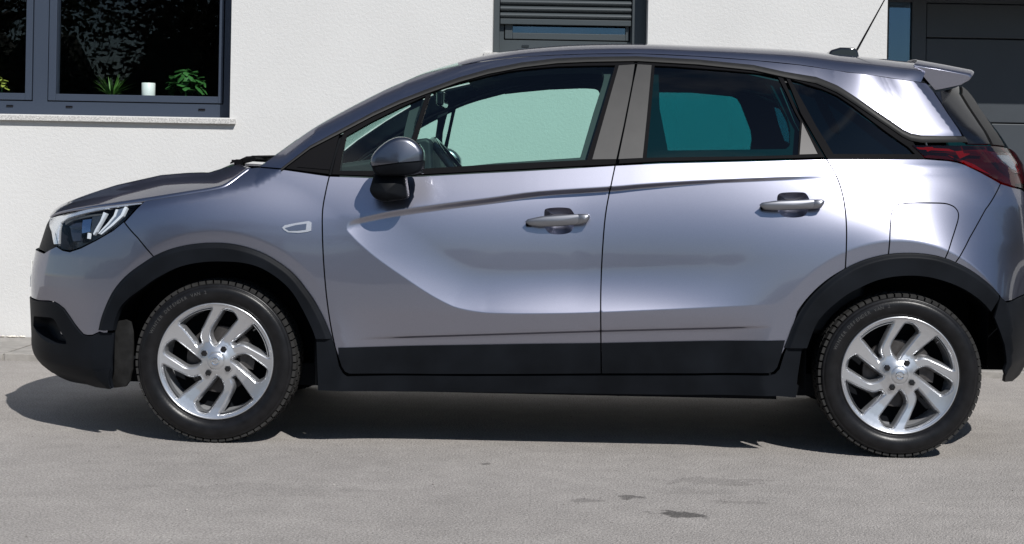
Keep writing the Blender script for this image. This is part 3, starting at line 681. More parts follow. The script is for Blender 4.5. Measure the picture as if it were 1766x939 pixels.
for nm, hole, dr, grip, btn in (('door_handle', hole1, fd, [(905.5, 383), (910, 378.5), (932, 373.5), (960, 371), (1013, 369), (1017.5, 371.5), (1017, 377), (1012, 384.5), (1003, 387.5), (960, 391), (930, 392), (912, 389)], [(996, 369.6), (1013, 369), (1017.5, 371.5), (1017, 377), (1012, 384.5), (1003, 387.5), (994, 388.2)]),
                            ('door_handle', hole2, rd, [(1309.5, 354), (1314, 350), (1336, 346.5), (1365, 345), (1418, 344), (1422.5, 346.5), (1421, 352), (1416, 359), (1408, 361), (1365, 362.5), (1335, 363.5), (1317, 361.5)], [(1402, 344.4), (1418, 344), (1422.5, 346.5), (1421, 352), (1416, 359), (1408, 361), (1400, 361.3)])):
    bowl('handle_cup', hole, M['paint'], dr, .045, .0, 8, 2.4)
    pc = skin(*np.array(sz([np.mean(grip, 0)])).T)[0]
    hy = float(pc[1])
    mb = pillow(lxz(grip, hy - .03), hy - .043, hy - .014, 5, 2.6)
    o = mb.build(nm, M['handle'], dr[0], smooth=True); mir_obj(o, dr[1])
    mb = pillow(lxz(btn, hy - .032), hy - .0455, hy - .012, 5, 2.6)
    b_ = mb.build('lock_cover', M['handle'], o, smooth=True)
    # black foot seats where the grip meets the door
    for gx in (grip[0], grip[4]):
        q = lxz([gx], hy)[0]; dx = .016 if gx is grip[0] else -.012
        o2 = MB().box(q[0] + dx - .012, q[0] + dx + .012, hy - .024, hy + .014, q[1] - .017, q[1] - .001).build('handle_base', M['satin'], o, bevel=.004)

# --- quarter panel with fuel flap
flap = cr(sz([(1531, 446), (1532.5, 436), (1535, 400), (1537, 372), (1540, 361), (1546, 354.5), (1555, 352), (1575, 350.6), (1600, 350.4), (1626, 351), (1638, 353.5), (1647, 358.5), (1652.5, 367), (1652.5, 378), (1648, 394), (1640, 419), (1631, 444)]), 4)
tl_low = sz([(1593, 275), (1635, 277.5), (1650, 280), (1662, 283.5), (1690, 297), (1725.6, 317)])
bseam = sz([(1725.6, 317), (1700, 361), (1672, 411), (1648, 453)])
aB = ang(AR, bseam[-1]); aFl0, aFl1 = ang(AR, flap[0]), ang(AR, flap[-1])
quarter = belt_q + tl_low[1:] + bseam[1:] + ha(AR, -.012, aB, aFl1, 8) + flap[::-1] + ha(AR, -.012, aFl0, aR0, 12) + sRS[::-1][:-1]
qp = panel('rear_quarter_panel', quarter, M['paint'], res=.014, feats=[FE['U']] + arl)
panel('fuel_flap', flap + ha(AR, -.012, aFl1, aFl0, 8), M['paint'], parent=qp, res=.012, feats=arl)
# --- rear bumper
rb_low = sz([(1722, 508), (1728, 516), (1734, 521), (1744, 519), (1756, 513), (1768, 507.5)])
zr = rb_low[-1][1]
rbump = bseam[::-1][:1] + bseam[::-1][1:] + sz([(1745, 323), (1762, 327)]) + [(S1 - .02, .80), (S1 - .02, zr)] + rb_low[::-1] + ha(AR, -.012, ang(AR, rb_low[0]), aB, 12)
panel('rear_bumper', rbump, M['paint'], res=.016, feats=arl)
rlow = rb_low + [(S1 - .02, zr), (S1 - .02, .30), (S1 - .4, .27)] + sz([(1764, 645), (1741, 659), (1729, 660), (1728, 640), (1732, 615), (1729, 595), (1721, 571), (1712, 548)])
panel('rear_lower_bumper', rlow, M['cladding'], off=.008, res=.02)
tzz = sz([(1752, 300)])[0]
panel('tailgate', [(S1 - .02, .81), (S1 - .02, 1.06), (tzz[0] + .10, 1.06), (tzz[0] + .05, .93), (tzz[0] + .06, .81)], M['paint'], res=.03)

# --- cladding: arches and sill
def arch_trim(name, outer, inner, A, lipw=.03):
    oc = np.array(outer); ctr = np.array(A[:2]); dv_ = ctr - oc; fe_ = oc + dv_ / np.linalg.norm(dv_, axis=1)[:, None] * .022
    def off(a, b):
        dist = segdist(np.stack([np.atleast_1d(a), np.atleast_1d(b)], 1), oc)
        return .009 + .012 * sstep(dist / .022)
    return panel(name, outer + inner[::-1], M['cladding'], off=off, gap=0, res=.010, thick=.028, feats=[oc + (fe_ - oc) * k for k in (.33, .66, 1, 1.3)])
fo = cr(sz([(172, 569.5), (176, 551), (183, 531), (192, 511), (204, 492), (223, 472), (246, 455), (270, 440), (298, 428.5), (330, 421.5), (362, 418.8), (395, 420), (427, 426.5), (460, 439), (492, 459), (512, 477), (527, 496), (540, 514), (551, 533), (561, 553), (568, 570), (573.5, 584)]), 3)
fi = cr(sz([(199, 569.5), (203, 551), (211, 531), (226, 514), (246, 499), (263, 486), (281, 475), (307, 462), (334, 454.5), (365, 451), (395, 451), (420, 453), (446, 459.5), (470, 472), (492, 489), (508, 507), (520, 527), (531, 548), (541, 569.5), (546, 584)]), 3)
arch_trim('arch_cladding', fo, fi, AF)
ro = cr(sz([(1352, 600), (1360, 580), (1368, 559), (1382, 533), (1401.5, 508), (1428, 484), (1458, 463), (1478, 453), (1500, 445), (1532, 438), (1570, 436), (1604, 439), (1628, 445), (1648, 453), (1671, 465), (1692, 480), (1707, 493), (1720, 507)]), 3)
ri = cr(sz([(1390, 600), (1398, 578), (1407, 557), (1420, 540), (1437.6, 524), (1460, 507), (1484.6, 494), (1505, 485), (1526, 479), (1547, 476), (1570, 475), (1590, 476.5), (1609, 480), (1635, 488), (1659, 499), (1677, 511), (1692, 524), (1703, 537)]), 3)
arch_trim('arch_cladding', ro, ri, AR)
sill = sz([(545, 582), (573.5, 582), (580, 604), (586, 632), (592, 643), (600, 648.5)]) + sz([(800, 648.5), (1037, 647.5), (1200, 647.5), (1326, 647), (1336, 644), (1343, 636), (1351, 610), (1356, 598), (1391, 599), (1383, 604), (1376, 650), (1373, 687), (1340, 684), (1180, 682), (950, 679), (700, 676.5), (548, 674.5)])
panel('sill_cladding', sill, M['cladding'], off=.009, res=.025)
# mud guard in front of the front wheel
gm = sz([(190, 556), (208, 553), (217, 557), (221, 575), (221.5, 610), (220, 640), (215, 660), (208, 669), (186, 671), (186, 600)])
panel('mud_guard', gm, M['flap'], off=-.035, res=.02, gap=0)

# --- glasshouse: trims, panes, pillars
tt = sz(trim_top); low = lambda pts, d: [(x, y + d) for x, y in pts]
k585 = [p for p in trim_top if 593 < p[0] < 1090]
ftrim = sz([(571, 302), (579, 268), (592, 227)] + low(k585, 3.5) + [(1095.5, 102), (1090, 144), (1075.7, 217), (1062, 284.5)] + [(980, 288.5), (900, 293), (820, 297), (727, 302), (640, 304.5)])
g_main = sz([(743.5, 159.5), (766, 151), (791, 143.5), (842, 131), (880, 123), (916, 118.6), (960, 115), (1012, 113.5), (1061, 113), (1037, 194), (1012, 276), (900, 281.5), (788, 287.5), (705, 293), (718, 242), (731, 198)])
g_quar = sz([(598, 235), (640, 211), (690, 186), (734, 166), (722, 205), (709, 242), (696, 293), (640, 295), (585, 295), (591, 262)])
P4 = dict(gap=.0012)
ftm = panel('window_trim', ftrim, M['satin'], parent=fd, off=.001, holes=[g_main, g_quar], res=.012, thick=.014)
panel('window_glass', inset(g_main, -.008), M['glass_f'], parent=fd, off=-.007, res=.03, thick=.004, gap=0)
panel('fixed_window_glass', inset(g_quar, -.008), M['glass_f'], parent=fd, off=-.007, res=.03, thick=.004, gap=0)
panel('door_pillar_cover', sz([(1067, 113), (1095, 111), (1090, 144), (1083, 180), (1075.7, 217), (1063, 275), (1021, 275.5), (1044, 194)]), M['pillar'], parent=fd, off=.004, res=.03, thick=.006, gap=.0008)
k1100 = [p for p in trim_top if 1100 < p[0] < 1345]
rtrim = sz([(1099.5, 102.5)] + low(k1100, 3.5) + [(1349, 128.5), (1363, 161), (1378, 196), (1403, 239), (1424, 272.5), (1299, 276), (1140, 279.5), (1066, 283.5), (1077.5, 217), (1092, 144)])
g_rear = sz([(1129, 113.5), (1165, 115), (1203.5, 118), (1250, 121.5), (1299, 126), (1340, 130), (1356, 160), (1370.5, 192), (1380, 209), (1376, 267.5), (1296, 270), (1200, 271), (1115, 272.5), (1121, 210)])
rtm = panel('window_trim', rtrim, M['satin'], parent=rd, off=.001, holes=[g_rear], res=.012, thick=.014)
panel('window_glass', inset(g_rear, -.008), M['glass_r'], parent=rd, off=-.007, res=.03, thick=.004, gap=0)
panel('door_pillar_cover', sz([(1099, 111), (1124, 112.5), (1116, 200), (1108.5, 273), (1066, 275), (1078, 217), (1092, 144)]), M['pillar'], parent=rd, off=.004, res=.03, thick=.006, gap=.0008)
panel('corner_cover', sz([(1383, 211), (1410, 266), (1378.5, 267)]), mat('corner_film', (.085, .08, .078), .45, spec=.3), parent=rd, off=.004, res=.03, thick=.006, gap=.0006)
# fixed mirror corner between pillar and door
sail = sz([(490, 291.5), (536, 255.5), (588, 227.5), (577, 265), (567.5, 301.5), (530, 297)])
sm_ = panel('corner_trim', sail, M['satin'], off=.001, res=.02)
panel('corner_trim_inlay', sz([(512, 288.5), (545, 266), (582, 246), (576, 270), (569, 293.5)]), M['satin'], parent=sm_, off=.004, res=.03, thick=.006, gap=.0008)
panel('pillar_backing', sz([(560, 302), (583, 233), (597, 229), (592, 262), (586, 302)]), M['dark'], off=-.022, res=.03, gap=0, thick=.004)
# quarter window
g_q = sz([(1362, 136.5), (1388.7, 145), (1416, 153.5), (1443, 165), (1470, 183), (1497, 204), (1533, 231), (1566, 254), (1578, 266.3), (1500, 266.2), (1437, 266), (1408, 219), (1384, 175)])
qtrim = sz([(1352, 128.5), (1380, 131.5), (1407, 138), (1443, 153), (1483, 178.5), (1533.5, 213), (1556, 229), (1572, 240), (1578, 250), (1596, 275.3), (1500, 275.2), (1426, 275.2), (1405, 239), (1380, 196), (1366, 161)])
qt = panel('quarter_window_trim', qtrim, M['satin'], off=.003, holes=[g_q], res=.012, thick=.014)
panel('quarter_window', inset(g_q, -.008), M['glass_q'], off=-.007, res=.03, thick=.004, gap=0)
# long roof strip from the pillar foot to the tail
up = [p for p in trim_top]; wd = np.interp([p[0] for p in up], [485, 590, 900, 1100, 1352, 1450, 1530, 1590, 1662], [3.5, 6, 8, 7.5, 8.5, 12, 13, 12, 9])
strip = sz([(x, y - 1.3) for x, y in up] + [(1667.5, 246)] + [(x, y + w_) for (x, y), w_ in zip(up, wd)][::-1][1:])
sc_ = np.array(sz([(x, y + w_ * .5) for (x, y), w_ in zip(up, wd)]))
M['strip'] = mat('roof_strip_satin', (.016, .016, .016), .48, spec=.2)
panel('roof_strip', strip, M['strip'], res=.0065, off=lambda a, b: .004 + .006 * (1 - np.minimum(1, segdist(np.stack([np.atleast_1d(a), np.atleast_1d(b)], 1), sc_) / .019) ** 2), thick=.02, gap=.0008, feats=[sc_])

# --- side frame (A pillar, roof rail, D pillar)
edge_px = [(446, 288.5), (481, 263), (536, 224), (600, 187.5), (663, 155.5), (700, 139.5), (734, 126.5), (791, 113), (820, 108), (870, 101), (916, 97), (1012, 93), (1107, 92.7), (1203, 97), (1299, 103.9), (1380, 112), (1461, 124.5), (1530, 133.5), (1588, 142)]
edge = sz(edge_px)
frame = edge + sz([(1597, 143.5), (1609, 157.5), (1635, 197), (1660, 236)]) + tt[::-1][1:]
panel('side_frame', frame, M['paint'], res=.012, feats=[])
# --- windscreen and roof: one crowned loft between the two rails
E3 = skin(*np.array(cr(edge, 4)).T); n_e = len(E3)
def loft(name, i0, i1, m, fdx, fH, p=2.3, n=22, parent=car, thick=.004, push=0.0):
    V, k = [], 0; idx = range(i0, i1 + 1)
    for i in idx:
        e = E3[i]; u = (i) / (n_e - 1); dx, H = np.interp(u, *fdx), np.interp(u, *fH)
        for j in range(2 * n + 1):
            t = j / n; tt_ = (t if t <= 1 else 2 - t) ** 1.7; f = .42 * (1 - (1 - tt_) ** 14) + .58 * (1 - (1 - tt_) ** p); t = tt_ if t <= 1 else 2 - tt_
            V.append((e[0] + dx * f, e[1] + (2 * HALF - 2 * e[1]) * t / 2, e[2] + H * f - push))
    w_ = 2 * n + 1; Fc = [(a * w_ + j, a * w_ + j + 1, (a + 1) * w_ + j + 1, (a + 1) * w_ + j) for a in range(len(idx) - 1) for j in range(2 * n)]
    return mesh_obj(name, V, Fc, m, parent, smooth=True)
FDX = ([0, .12, .32, .42, .6, .85, 1], [-.01, -.01, -.01, -.02, -.02, .03, .07]); FHH = ([0, .1, .3, .42, .6, .72, .78, .83, .89, .94, 1], [.001, .003, .010, .040, .068, .074, .084, .093, .106, .110, .112])
i_hd = 4 * 7
loft('windscreen', 0, i_hd, M['glass_f'], FDX, FHH)
loft('roof', i_hd, n_e - 1, M['paint'], FDX, FHH)
loft('headliner', i_hd, n_e - 1, M['dark'], FDX, FHH, push=.045)
# --- bonnet
hoodE = sz([(86, 374.5), (100, 367.5), (128, 361.5), (165, 356.5), (210, 351), (250, 345.5), (294, 339), (342, 331), (370, 326), (388, 321), (404, 310), (418, 299.3), (432, 289.3)])
H3 = skin(*np.array(cr(hoodE, 3)).T); nh = len(H3); V = []; nn_ = 26
for i in range(nh):
    u = i / (nh - 1); e = H3[i]; dx = np.interp(u, [0, .2, .5, .8, 1], [-.10, -.16, -.20, -.22, -.20]); Hh = np.interp(u, [0, .1, .2, .33, .5, .7, .85, 1], [.004, .024, .042, .074, .088, .062, .035, .022])
    for j in range(2 * nn_ + 1):
        t = j / nn_; q = t if t <= 1 else 2 - t; f = 1 - (1 - q) ** 3.2; fx = 1 - (1 - q) ** 2
        ridge = .008 * math.exp(-((q - .42) / .06) ** 2) * sstep(np.array(u * 2.5)) * (1 - sstep(np.array((u - .75) * 4)))
        V.append((e[0] + dx * fx, e[1] + (2 * HALF - 2 * e[1]) * t / 2, e[2] + Hh * f + float(ridge)))
w_ = 2 * nn_ + 1
hood = mesh_obj('bonnet', V, [(a * w_ + j, a * w_ + j + 1, (a + 1) * w_ + j + 1, (a + 1) * w_ + j) for a in range(nh - 1) for j in range(2 * nn_)], M['paint'], car, smooth=True)
so = hood.modifiers.new('thickness', 'SOLIDIFY'); so.thickness = .012; so.offset = -1
# cowl below the windscreen and wipers
mb = MB(); mb.prism([(-1.22, .98), (-1.00, 1.03), (-1.00, .85), (-1.22, .85)], .22, 2 * HALF - .22); mb.build('cowl', M['cladding'], car)
def wpt(px, py, y): x, z = loc_at(px, py, y); return (float(x), y, float(z))
for yy, dx in ((.36, 0), (1.02, -.02)):
    mb = MB(); a = wpt(414, 283, yy); mb.tube([(a[0] - .05 + dx, yy + .3, a[2] - .004), (a[0] + dx, yy, a[2] + .004)], .006, 8)
    mb.tube([(a[0] + dx, yy, a[2] + .004), (a[0] + .045 + dx, yy + .02, a[2] + .028), (a[0] + .09 + dx, yy + .25, a[2] + .034)], .007, 8)
    mb.tube([(a[0] - .02 + dx, yy, a[2] + .0), (a[0] + .06 + dx, yy - .02, a[2] + .020), (a[0] + .072 + dx, yy + .5, a[2] + .020)], .009, 6)
    mb.box(a[0] - .012 + dx, a[0] + .014 + dx, yy - .03, yy + .03, a[2] - .012, a[2] + .018); mb.build('wiper', M['satin'], car)
# --- spoiler, tailgate sides, rear window
def crossloft(name, sect, m, dxc, dzc, n=10, parent=car, yin=0.0, pw=2.0):
    V, k = [], len(sect)
    for j in range(2 * n + 1):
        t = j / n; q = (t if t <= 1 else 2 - t) ** 1.7; f = .42 * (1 - (1 - q) ** 14) + .58 * (1 - (1 - q) ** 2.3); t = q if t <= 1 else 2 - q
        for (x, y, z) in sect: V.append((x + dxc * f, y + (2 * HALF - 2 * y) * t / 2, z + dzc * f))
    Fc = [(j * k + i, j * k + (i + 1) % k, (j + 1) * k + (i + 1) % k, (j + 1) * k + i) for j in range(2 * n) for i in range(k)] + [list(range(k)), [2 * n * k + i for i in range(k)][::-1]]
    return mesh_obj(name, V, Fc, m, parent, smooth=False, bevel=.004)
sp = sz([(1591, 145), (1574, 113)]); sp3 = [tuple(p) for p in skin(*np.array(sz([(1573, 115), (1590, 121), (1592.5, 130), (1611, 157.5)])).T)]
y_s = sp3[0][1]
sect = [tuple(skin(*np.array(sz([(1573.5, 113)])).T)[0])] + [(float(loc_at(px, py, yy)[0]), yy, float(loc_at(px, py, yy)[1])) for px, py, yy in ((1620, 121, y_s - .012), (1670, 130.5, y_s - .012), (1675, 134, y_s - .008), (1671, 139.5, y_s - .004), (1657, 147.5, y_s + .006), (1612, 157.5, y_s + .006), (1592, 132, y_s - .003))]
crossloft('roof_spoiler', sect, M['paint'], .06, .05)
blk = sz([(1612, 159), (1654, 148.5), (1656, 163), (1668, 183), (1690, 216), (1709, 249.5), (1670, 249.5), (1640, 203)])
panel('tailgate_side', blk, M['tailside'], off=-.002, res=.02)
rw = sz([(1657, 149), (1658, 163), (1670, 183), (1692, 216), (1711, 249.5)])
panel('rear_window', [(S1 - .01, 1.40)] + rw + [(S1 - .01, 1.075)], M['glass_r'], off=-.01, res=.03, thick=.004)
panel('rear_window_edge', rw + sz([(1731, 252), (1712, 222), (1688, 187), (1668, 158)]), M['strip'], off=.004, res=.02, gap=0)
# --- tail light
tl = sz([(1571, 250.5), (1620, 250.8), (1670, 251.2), (1712, 252), (1740, 257), (1755, 268)]) 
tl2 = sz([(1766, 300), (1766, 327), (1745, 321.5), (1725, 314.5), (1690, 296), (1662, 282.3), (1650, 278.8), (1635, 276.3), (1596, 273.5)])
tlo = tl + tl2
tlm = panel('tail_light', tlo, M['redlens'], off=.006, res=.016, thick=.012, gap=.0012)
panel('lamp_housing', inset(tlo, .004), mat('red_housing', (.06, .006, .012), .35), parent=tlm, off=-.035, res=.03, gap=0)
red = mat('red_reflector', (.75, .03, .05), .15, .6); sil = M['chrome']
for pts, m, of in (([(1597, 254), (1612, 254), (1612, 258), (1602, 262)], red, -.012), ([(1650, 261), (1668, 260), (1676, 266), (1658, 274)], red, -.010), ([(1662, 259.5), (1700, 262), (1699, 266), (1665, 264)], sil, -.008),
                   ([(1580, 254), (1640, 257), (1652, 262), (1588, 258)], red, -.012), ([(1640, 267), (1690, 284), (1720, 302), (1680, 288)], red, -.030)):
    panel('reflector', sz(pts), m, parent=tlm, off=of, res=.03, thick=.006, gap=0)
panel('reverse_lamp', sz([(1704, 263), (1738, 264), (1757, 300), (1744, 298), (1722, 280)]), M['lens'], parent=tlm, off=.0095, res=.02, thick=.003, gap=0)
panel('reflector', sz([(1716, 268), (1737, 268), (1751, 295), (1742, 292), (1728, 280)]), mat('grey_reflector', (.16, .19, .23), .2, .8), parent=tlm, off=.0075, res=.02, thick=.003, gap=0)

# ------------------------------------------------------------------ head light
panel('bonnet_gap_shade', sz([(86, 376), (128, 363.5), (165, 358), (205, 352.5), (247, 347), (246, 353), (205, 358), (165, 363), (128, 369), (90, 381)]), M['dark'], off=-.010, res=.02, gap=0)  # dark strip standing in for the shaded gap under the bonnet edge
hl = sz([(86, 378), (110, 370), (128, 366), (165, 361), (205, 355.5), (245, 350.5), (232, 363), (214.5, 382), (195, 398), (166.5, 414), (140, 427), (120.5, 433.5), (108, 431), (97.5, 423.5), (93, 405)])
lm = panel('headlight', hl, M['lens'], off=.003, res=.016, thick=.004, gap=.0015)
panel('lamp_housing', inset(hl, .001), mat('lamp_black', (.012, .012, .014), .25), parent=lm, off=-.060, res=.03, thick=0, gap=0)
# side wall of the housing
hA = np.array(inset(hl, .003)); q0, q1 = skin(hA[:, 0], hA[:, 1], -.004), skin(hA[:, 0], hA[:, 1], -.058); k = len(hA)
o = mesh_obj('lamp_bezel', np.vstack([q0, q1]), [(i, (i + 1) % k, k + (i + 1) % k, k + i) for i in range(k)], M['gloss'], lm[0]); mir_obj(o, lm[1])
drl = sz([(83.5, 377), (112, 371), (150, 361.5), (190, 355), (243, 350.3), (243, 352), (190, 359), (150, 366.5), (115, 376), (102, 384), (98.5, 398), (98, 421), (90.5, 421.5), (86.5, 400)])
panel('daylight_guide', drl, M['drl'], parent=lm, off=-.006, res=.012, thick=.012, gap=0)
for pts in ([(175.5, 366), (180.5, 368), (163, 400), (158.5, 406), (157.5, 403.5), (170, 381)], [(213, 356.5), (217, 358), (209.5, 373), (190, 391), (172, 405), (169.5, 404), (187, 389), (205.5, 371)],
            [(197, 361.5), (200.5, 361.5), (195.5, 374), (183, 389), (168, 404), (166.5, 403), (181, 387), (193, 372.5)], [(148, 402), (150.5, 402), (149, 412), (147, 412)]):
    panel('light_blade', sz(pts), M['blade'], parent=lm, off=-.010, res=.012, thick=.014, gap=0)
panel('lamp_fin', sz([(200, 362), (213, 358), (206, 371), (187, 389), (170, 404), (169, 403.5), (184, 389), (196, 374)]), mat('blade_fill', (.20, .24, .30), .2, .5), parent=lm, off=-.014, res=.012, thick=.01, gap=0)
panel('lamp_fin', sz([(153, 373), (174, 368), (168, 382), (156, 404), (150, 402), (152, 388)]), mat('lamp_slate', (.045, .055, .065), .25, .4), parent=lm, off=-.020, res=.012, thick=.01, gap=0)
panel('lamp_fin', sz([(104, 382), (130, 372), (170, 369), (174, 371), (150, 374), (120, 380), (106, 388)]), mat('lamp_grey', (.10, .105, .10), .3, .4), parent=lm, off=-.018, res=.02, thick=.01, gap=0)
panel('projector', sz([(110, 386), (132, 384), (131, 402), (128, 416), (115, 417), (111, 402)]), mat('projector_glass', (.05, .055, .075), .06, .6), parent=lm, off=-.030, res=.02, thick=.012, gap=0)
panel('projector', sz([(135, 380), (151, 378), (149, 400), (134, 403)]), mat('projector_mirror', (.35, .42, .55), .05, 1.0), parent=lm, off=-.022, res=.02, thick=.012, gap=0)
panel('lamp_step', sz([(112, 390), (133, 392), (133, 396), (113, 394)]), M['gloss'], parent=lm, off=-.020, res=.02, thick=.01, gap=0)
# side repeater
rp = sz([(487, 393), (491, 389), (510, 385), (533, 381.5), (537.5, 384), (536.8, 398), (530, 400.3), (515, 402), (497, 401), (490, 397)])
rm_ = panel('side_repeater', rp, mat('repeater_rim', (.60, .60, .62), .25, .6), parent=fender_m, off=.004, res=.012, thick=.006, gap=0)
panel('repeater_lens', sz([(492, 393.5), (510, 388.5), (529, 386), (528, 396), (515, 397.5), (499, 398)]), mat('repeater_glass', (.10, .12, .17), .08, .3), parent=rm_, off=.0065, res=.01, thick=.003, gap=0)

# ------------------------------------------------------------------ door mirror
my0, my1 = -.140, -.012
mo = cr([(637.5, 281), (640, 270), (648, 259), (660, 248.5), (672, 241), (684, 237), (696, 236.8), (707, 239.5), (718, 246.5), (726, 256), (729.5, 264), (729.5, 283), (727, 292), (721, 298), (708, 302), (690, 303.5), (668, 304), (652, 303), (643, 297), (637.5, 281)], 3)[:-1]
mloop = lxz(mo, -.13); cline = lambda x: float(np.interp(x, [lxz([(637, 288)], -.13)[0][0], lxz([(689, 280.5)], -.13)[0][0], lxz([(730, 274)], -.13)[0][0]], [lxz([(637, 288)], -.13)[0][1], lxz([(689, 280.5)], -.13)[0][1], lxz([(730, 274)], -.13)[0][1]]))
up_ = [p for p in mloop if p[1] > cline(p[0])]; dn_ = [p for p in mloop if p[1] <= cline(p[0])]
mctr = (lxz([(688, 279)], -.13)[0][0], cline(lxz([(688, 279)], -.13)[0][0]))
mb = pillow(mloop, my0 + .004, my1, 10, 5.0, ctr=mctr)
mir_b = mb.build('side_mirror', M['cladding'], car, smooth=True)
cap = MB(); pl = pillow([(mctr[0] + (x - mctr[0]) * 1.02, mctr[1] + (z - mctr[1]) * 1.025) for x, z in mloop], my0, my1 + .002, 14, 5.0, ctr=mctr)
keep = [f for f in pl.F if len(f) == 4 and np.mean([pl.V[i][2] - cline(pl.V[i][0]) for i in f]) > 0]
used = sorted({i for f in keep for i in f}); rmp = {v: i for i, v in enumerate(used)}
o = mesh_obj('mirror_cap', [pl.V[i] for i in used], [[rmp[i] for i in f] for f in keep], M['cap'], mir_b, smooth=True)
foot = lxz(cr([(646, 298), (642, 312), (638, 326), (640, 334), (646, 341.5), (655, 346.5), (665, 348.8), (684, 346.5), (700, 343.5), (704.5, 337), (702, 318), (700, 300)], 3), -.05)
mb = pillow(foot, -.105, .035, 5, 3.2); f_ = mb.build('mirror_foot', M['cladding'], mir_b, smooth=True)
xs_ = [p[0] for p in mloop]; gx = max(xs_) - .004
gmir = MB().box(gx - .004, gx - .001, my0 + .035, my1 - .03, mctr[1] - .04, mctr[1] + .045).build('mirror_glass', mat('mirror_silver', (.35, .36, .38), .12, 1.0), mir_b, bevel=.0015)
m2 = mir_obj(mir_b)
for ch in (o, f_, gmir): mir_obj(ch, m2)

# ------------------------------------------------------------------ aerial
ax = lambda px, py, y: wpt(px, py, y)
b0, b1 = ax(1421, 93, .62), ax(1479, 98.5, .62)
mb = MB(); prof = [(b0[0], b0[2] - .03), (b0[0] + .02, b0[2] + .012), (b0[0] + .06, b0[2] + .024), (b0[0] + .115, b0[2] + .024), (b1[0] - .008, b1[2] + .026), (b1[0] + .003, b1[2] - .02)]
mb.prism(prof, .57, .67); fin = mb.build('aerial_base', M['gloss'], car, bevel=.010, seg=3)
a, b = ax(1476, 90, .62), ax(1531, -10, .62); MB().tube([a, b], [.0048, .0022], 8).build('aerial_rod', M['satin'], fin)

# ------------------------------------------------------------------ underbody, wheel housings, cabin
mb = MB(); mb.box(-1.66, 1.50, .16, 2 * HALF - .16, .215, .30); mb.box(-.78, .92, .06, 2 * HALF - .06, .212, .31)
mb.box(-1.8, -1.70, .3, 2 * HALF - .3, .3, .7); mb.box(-.86, -.80, .09, 2 * HALF - .09, .301, .95); mb.box(-1.9, -.87, .42, 2 * HALF - .42, .301, .72); mb.box(.94, 1.95, .42, 2 * HALF - .42, .301, .80)
mb.build('underbody', M['dark'], car)
for A, loop in ((AF, fi), (AR, ri)):
    q = np.array(loop); f0 = skin(q[:, 0], q[:, 1], .006); fb = f0[0].copy(); V = []; n = len(q)
    e0, e1 = f0[0].copy(), f0[-1].copy(); e0[2] = .26; e1[2] = .24 if A is AF else .345; f0 = np.vstack([e0, f0, e1]); n += 2
    c3 = np.array([A[0], 0, .30]); 
    for dy, sc in ((0, 1), (.05, 1.03), (.34, 1.03)):
        g2 = f0.copy(); g2[:, 0] = A[0] + (g2[:, 0] - A[0]) * sc; g2[:, 2] = .22 + (g2[:, 2] - .22) * sc; g2[:, 1] = np.minimum(g2[:, 1], .06) + dy; V.append(g2)
    V = np.vstack(V); Fc = [(k_ * n + i, k_ * n + i + 1, (k_ + 1) * n + i + 1, (k_ + 1) * n + i) for k_ in range(2) for i in range(n - 1)] + [[2 * n + i for i in range(n)]]
    o = mesh_obj('wheel_housing', V, Fc, M['dark'], car); mir_obj(o)
# inner skin of the lower doors
inn = sz([(575, 310), (1061, 292), (1420, 280), (1445, 330), (1448, 470), (1330, 640), (605, 640), (572, 560), (566, 400)])
panel('door_lining', inn, M['dark'], off=-.045, res=.06, gap=0)
# cabin lining round the side windows; the openings are the ones seen through the car
ol = sz([(520, 272), (590, 232), (690, 182), (791, 143), (900, 116), (1012, 106), (1098, 104.5), (1203, 110), (1299, 119), (1352, 131), (1443, 159), (1533, 222), (1566, 246), (1590, 262), (1590, 290), (1430, 290), (1061, 300), (700, 305), (575, 312), (540, 285)])
fy = 2 * HALF - .06
fz_ = lambda pts, y: lxz(pts, y)
ho_m = fz_(cr([(765, 300), (763, 242), (769, 212), (776, 189)], 3) + [(823, 168.6), (860, 162), (900, 157.4), (948, 153), (1000, 151)] + cr([(1010, 151), (1024, 152), (1031, 155), (1033.5, 163), (1031, 175)], 3) + [(1018, 215), (999, 280), (880, 288)], fy - .14)
ho_q = fz_([(757, 192), (758, 206), (751, 243), (748, 300), (640, 300), (640, 262), (690, 224), (724, 205)], fy - .12)
ho_r = fz_([(1112, 157), (1190, 158), (1256, 164), (1266, 168), (1273, 178), (1285, 205), (1293, 223), (1296, 240), (1294, 263), (1288, 268), (1122, 270), (1112, 210)], fy - .14)
ho_3 = fz_([(1330, 182), (1344, 187), (1356, 212), (1367, 237), (1367, 248), (1354, 243), (1340, 212)], fy - .14)
lin = panel('cabin_lining', ol, M['cabin'], off=-.05, res=.03, holes=[ho_m, ho_q, ho_r, ho_3], thick=.03, gap=0)
# near edges of the seats, dashboard, steering wheel
def seat(xc, yc):
    mb = MB(); prof = [(xc - .12, .62), (xc - .05, .95), (xc + .02, 1.17), (xc + .06, 1.21), (xc + .12, 1.20), (xc + .14, 1.12), (xc + .07, .85), (xc + .03, .60)]
    mb.prism(prof, yc - .22, yc + .22)
    mb.prism([(xc - .50, .48), (xc - .52, .60), (xc - .44, .64), (xc - .05, .61), (xc + .03, .50), (xc - .1, .44)], yc - .23, yc + .23)
    s = mb.build('front_seat', M['cabin'], car, bevel=.03, seg=3)
    m2 = MB(); m2.prism([(xc + .05, 1.24), (xc + .045, 1.36), (xc + .08, 1.40), (xc + .13, 1.39), (xc + .14, 1.27), (xc + .11, 1.23)], yc - .11, yc + .11); h = m2.build('headrest', M['cabin'], s, bevel=.025, seg=3)
    return s
seat(.33, .47); seat(.375, 2 * HALF - .47)
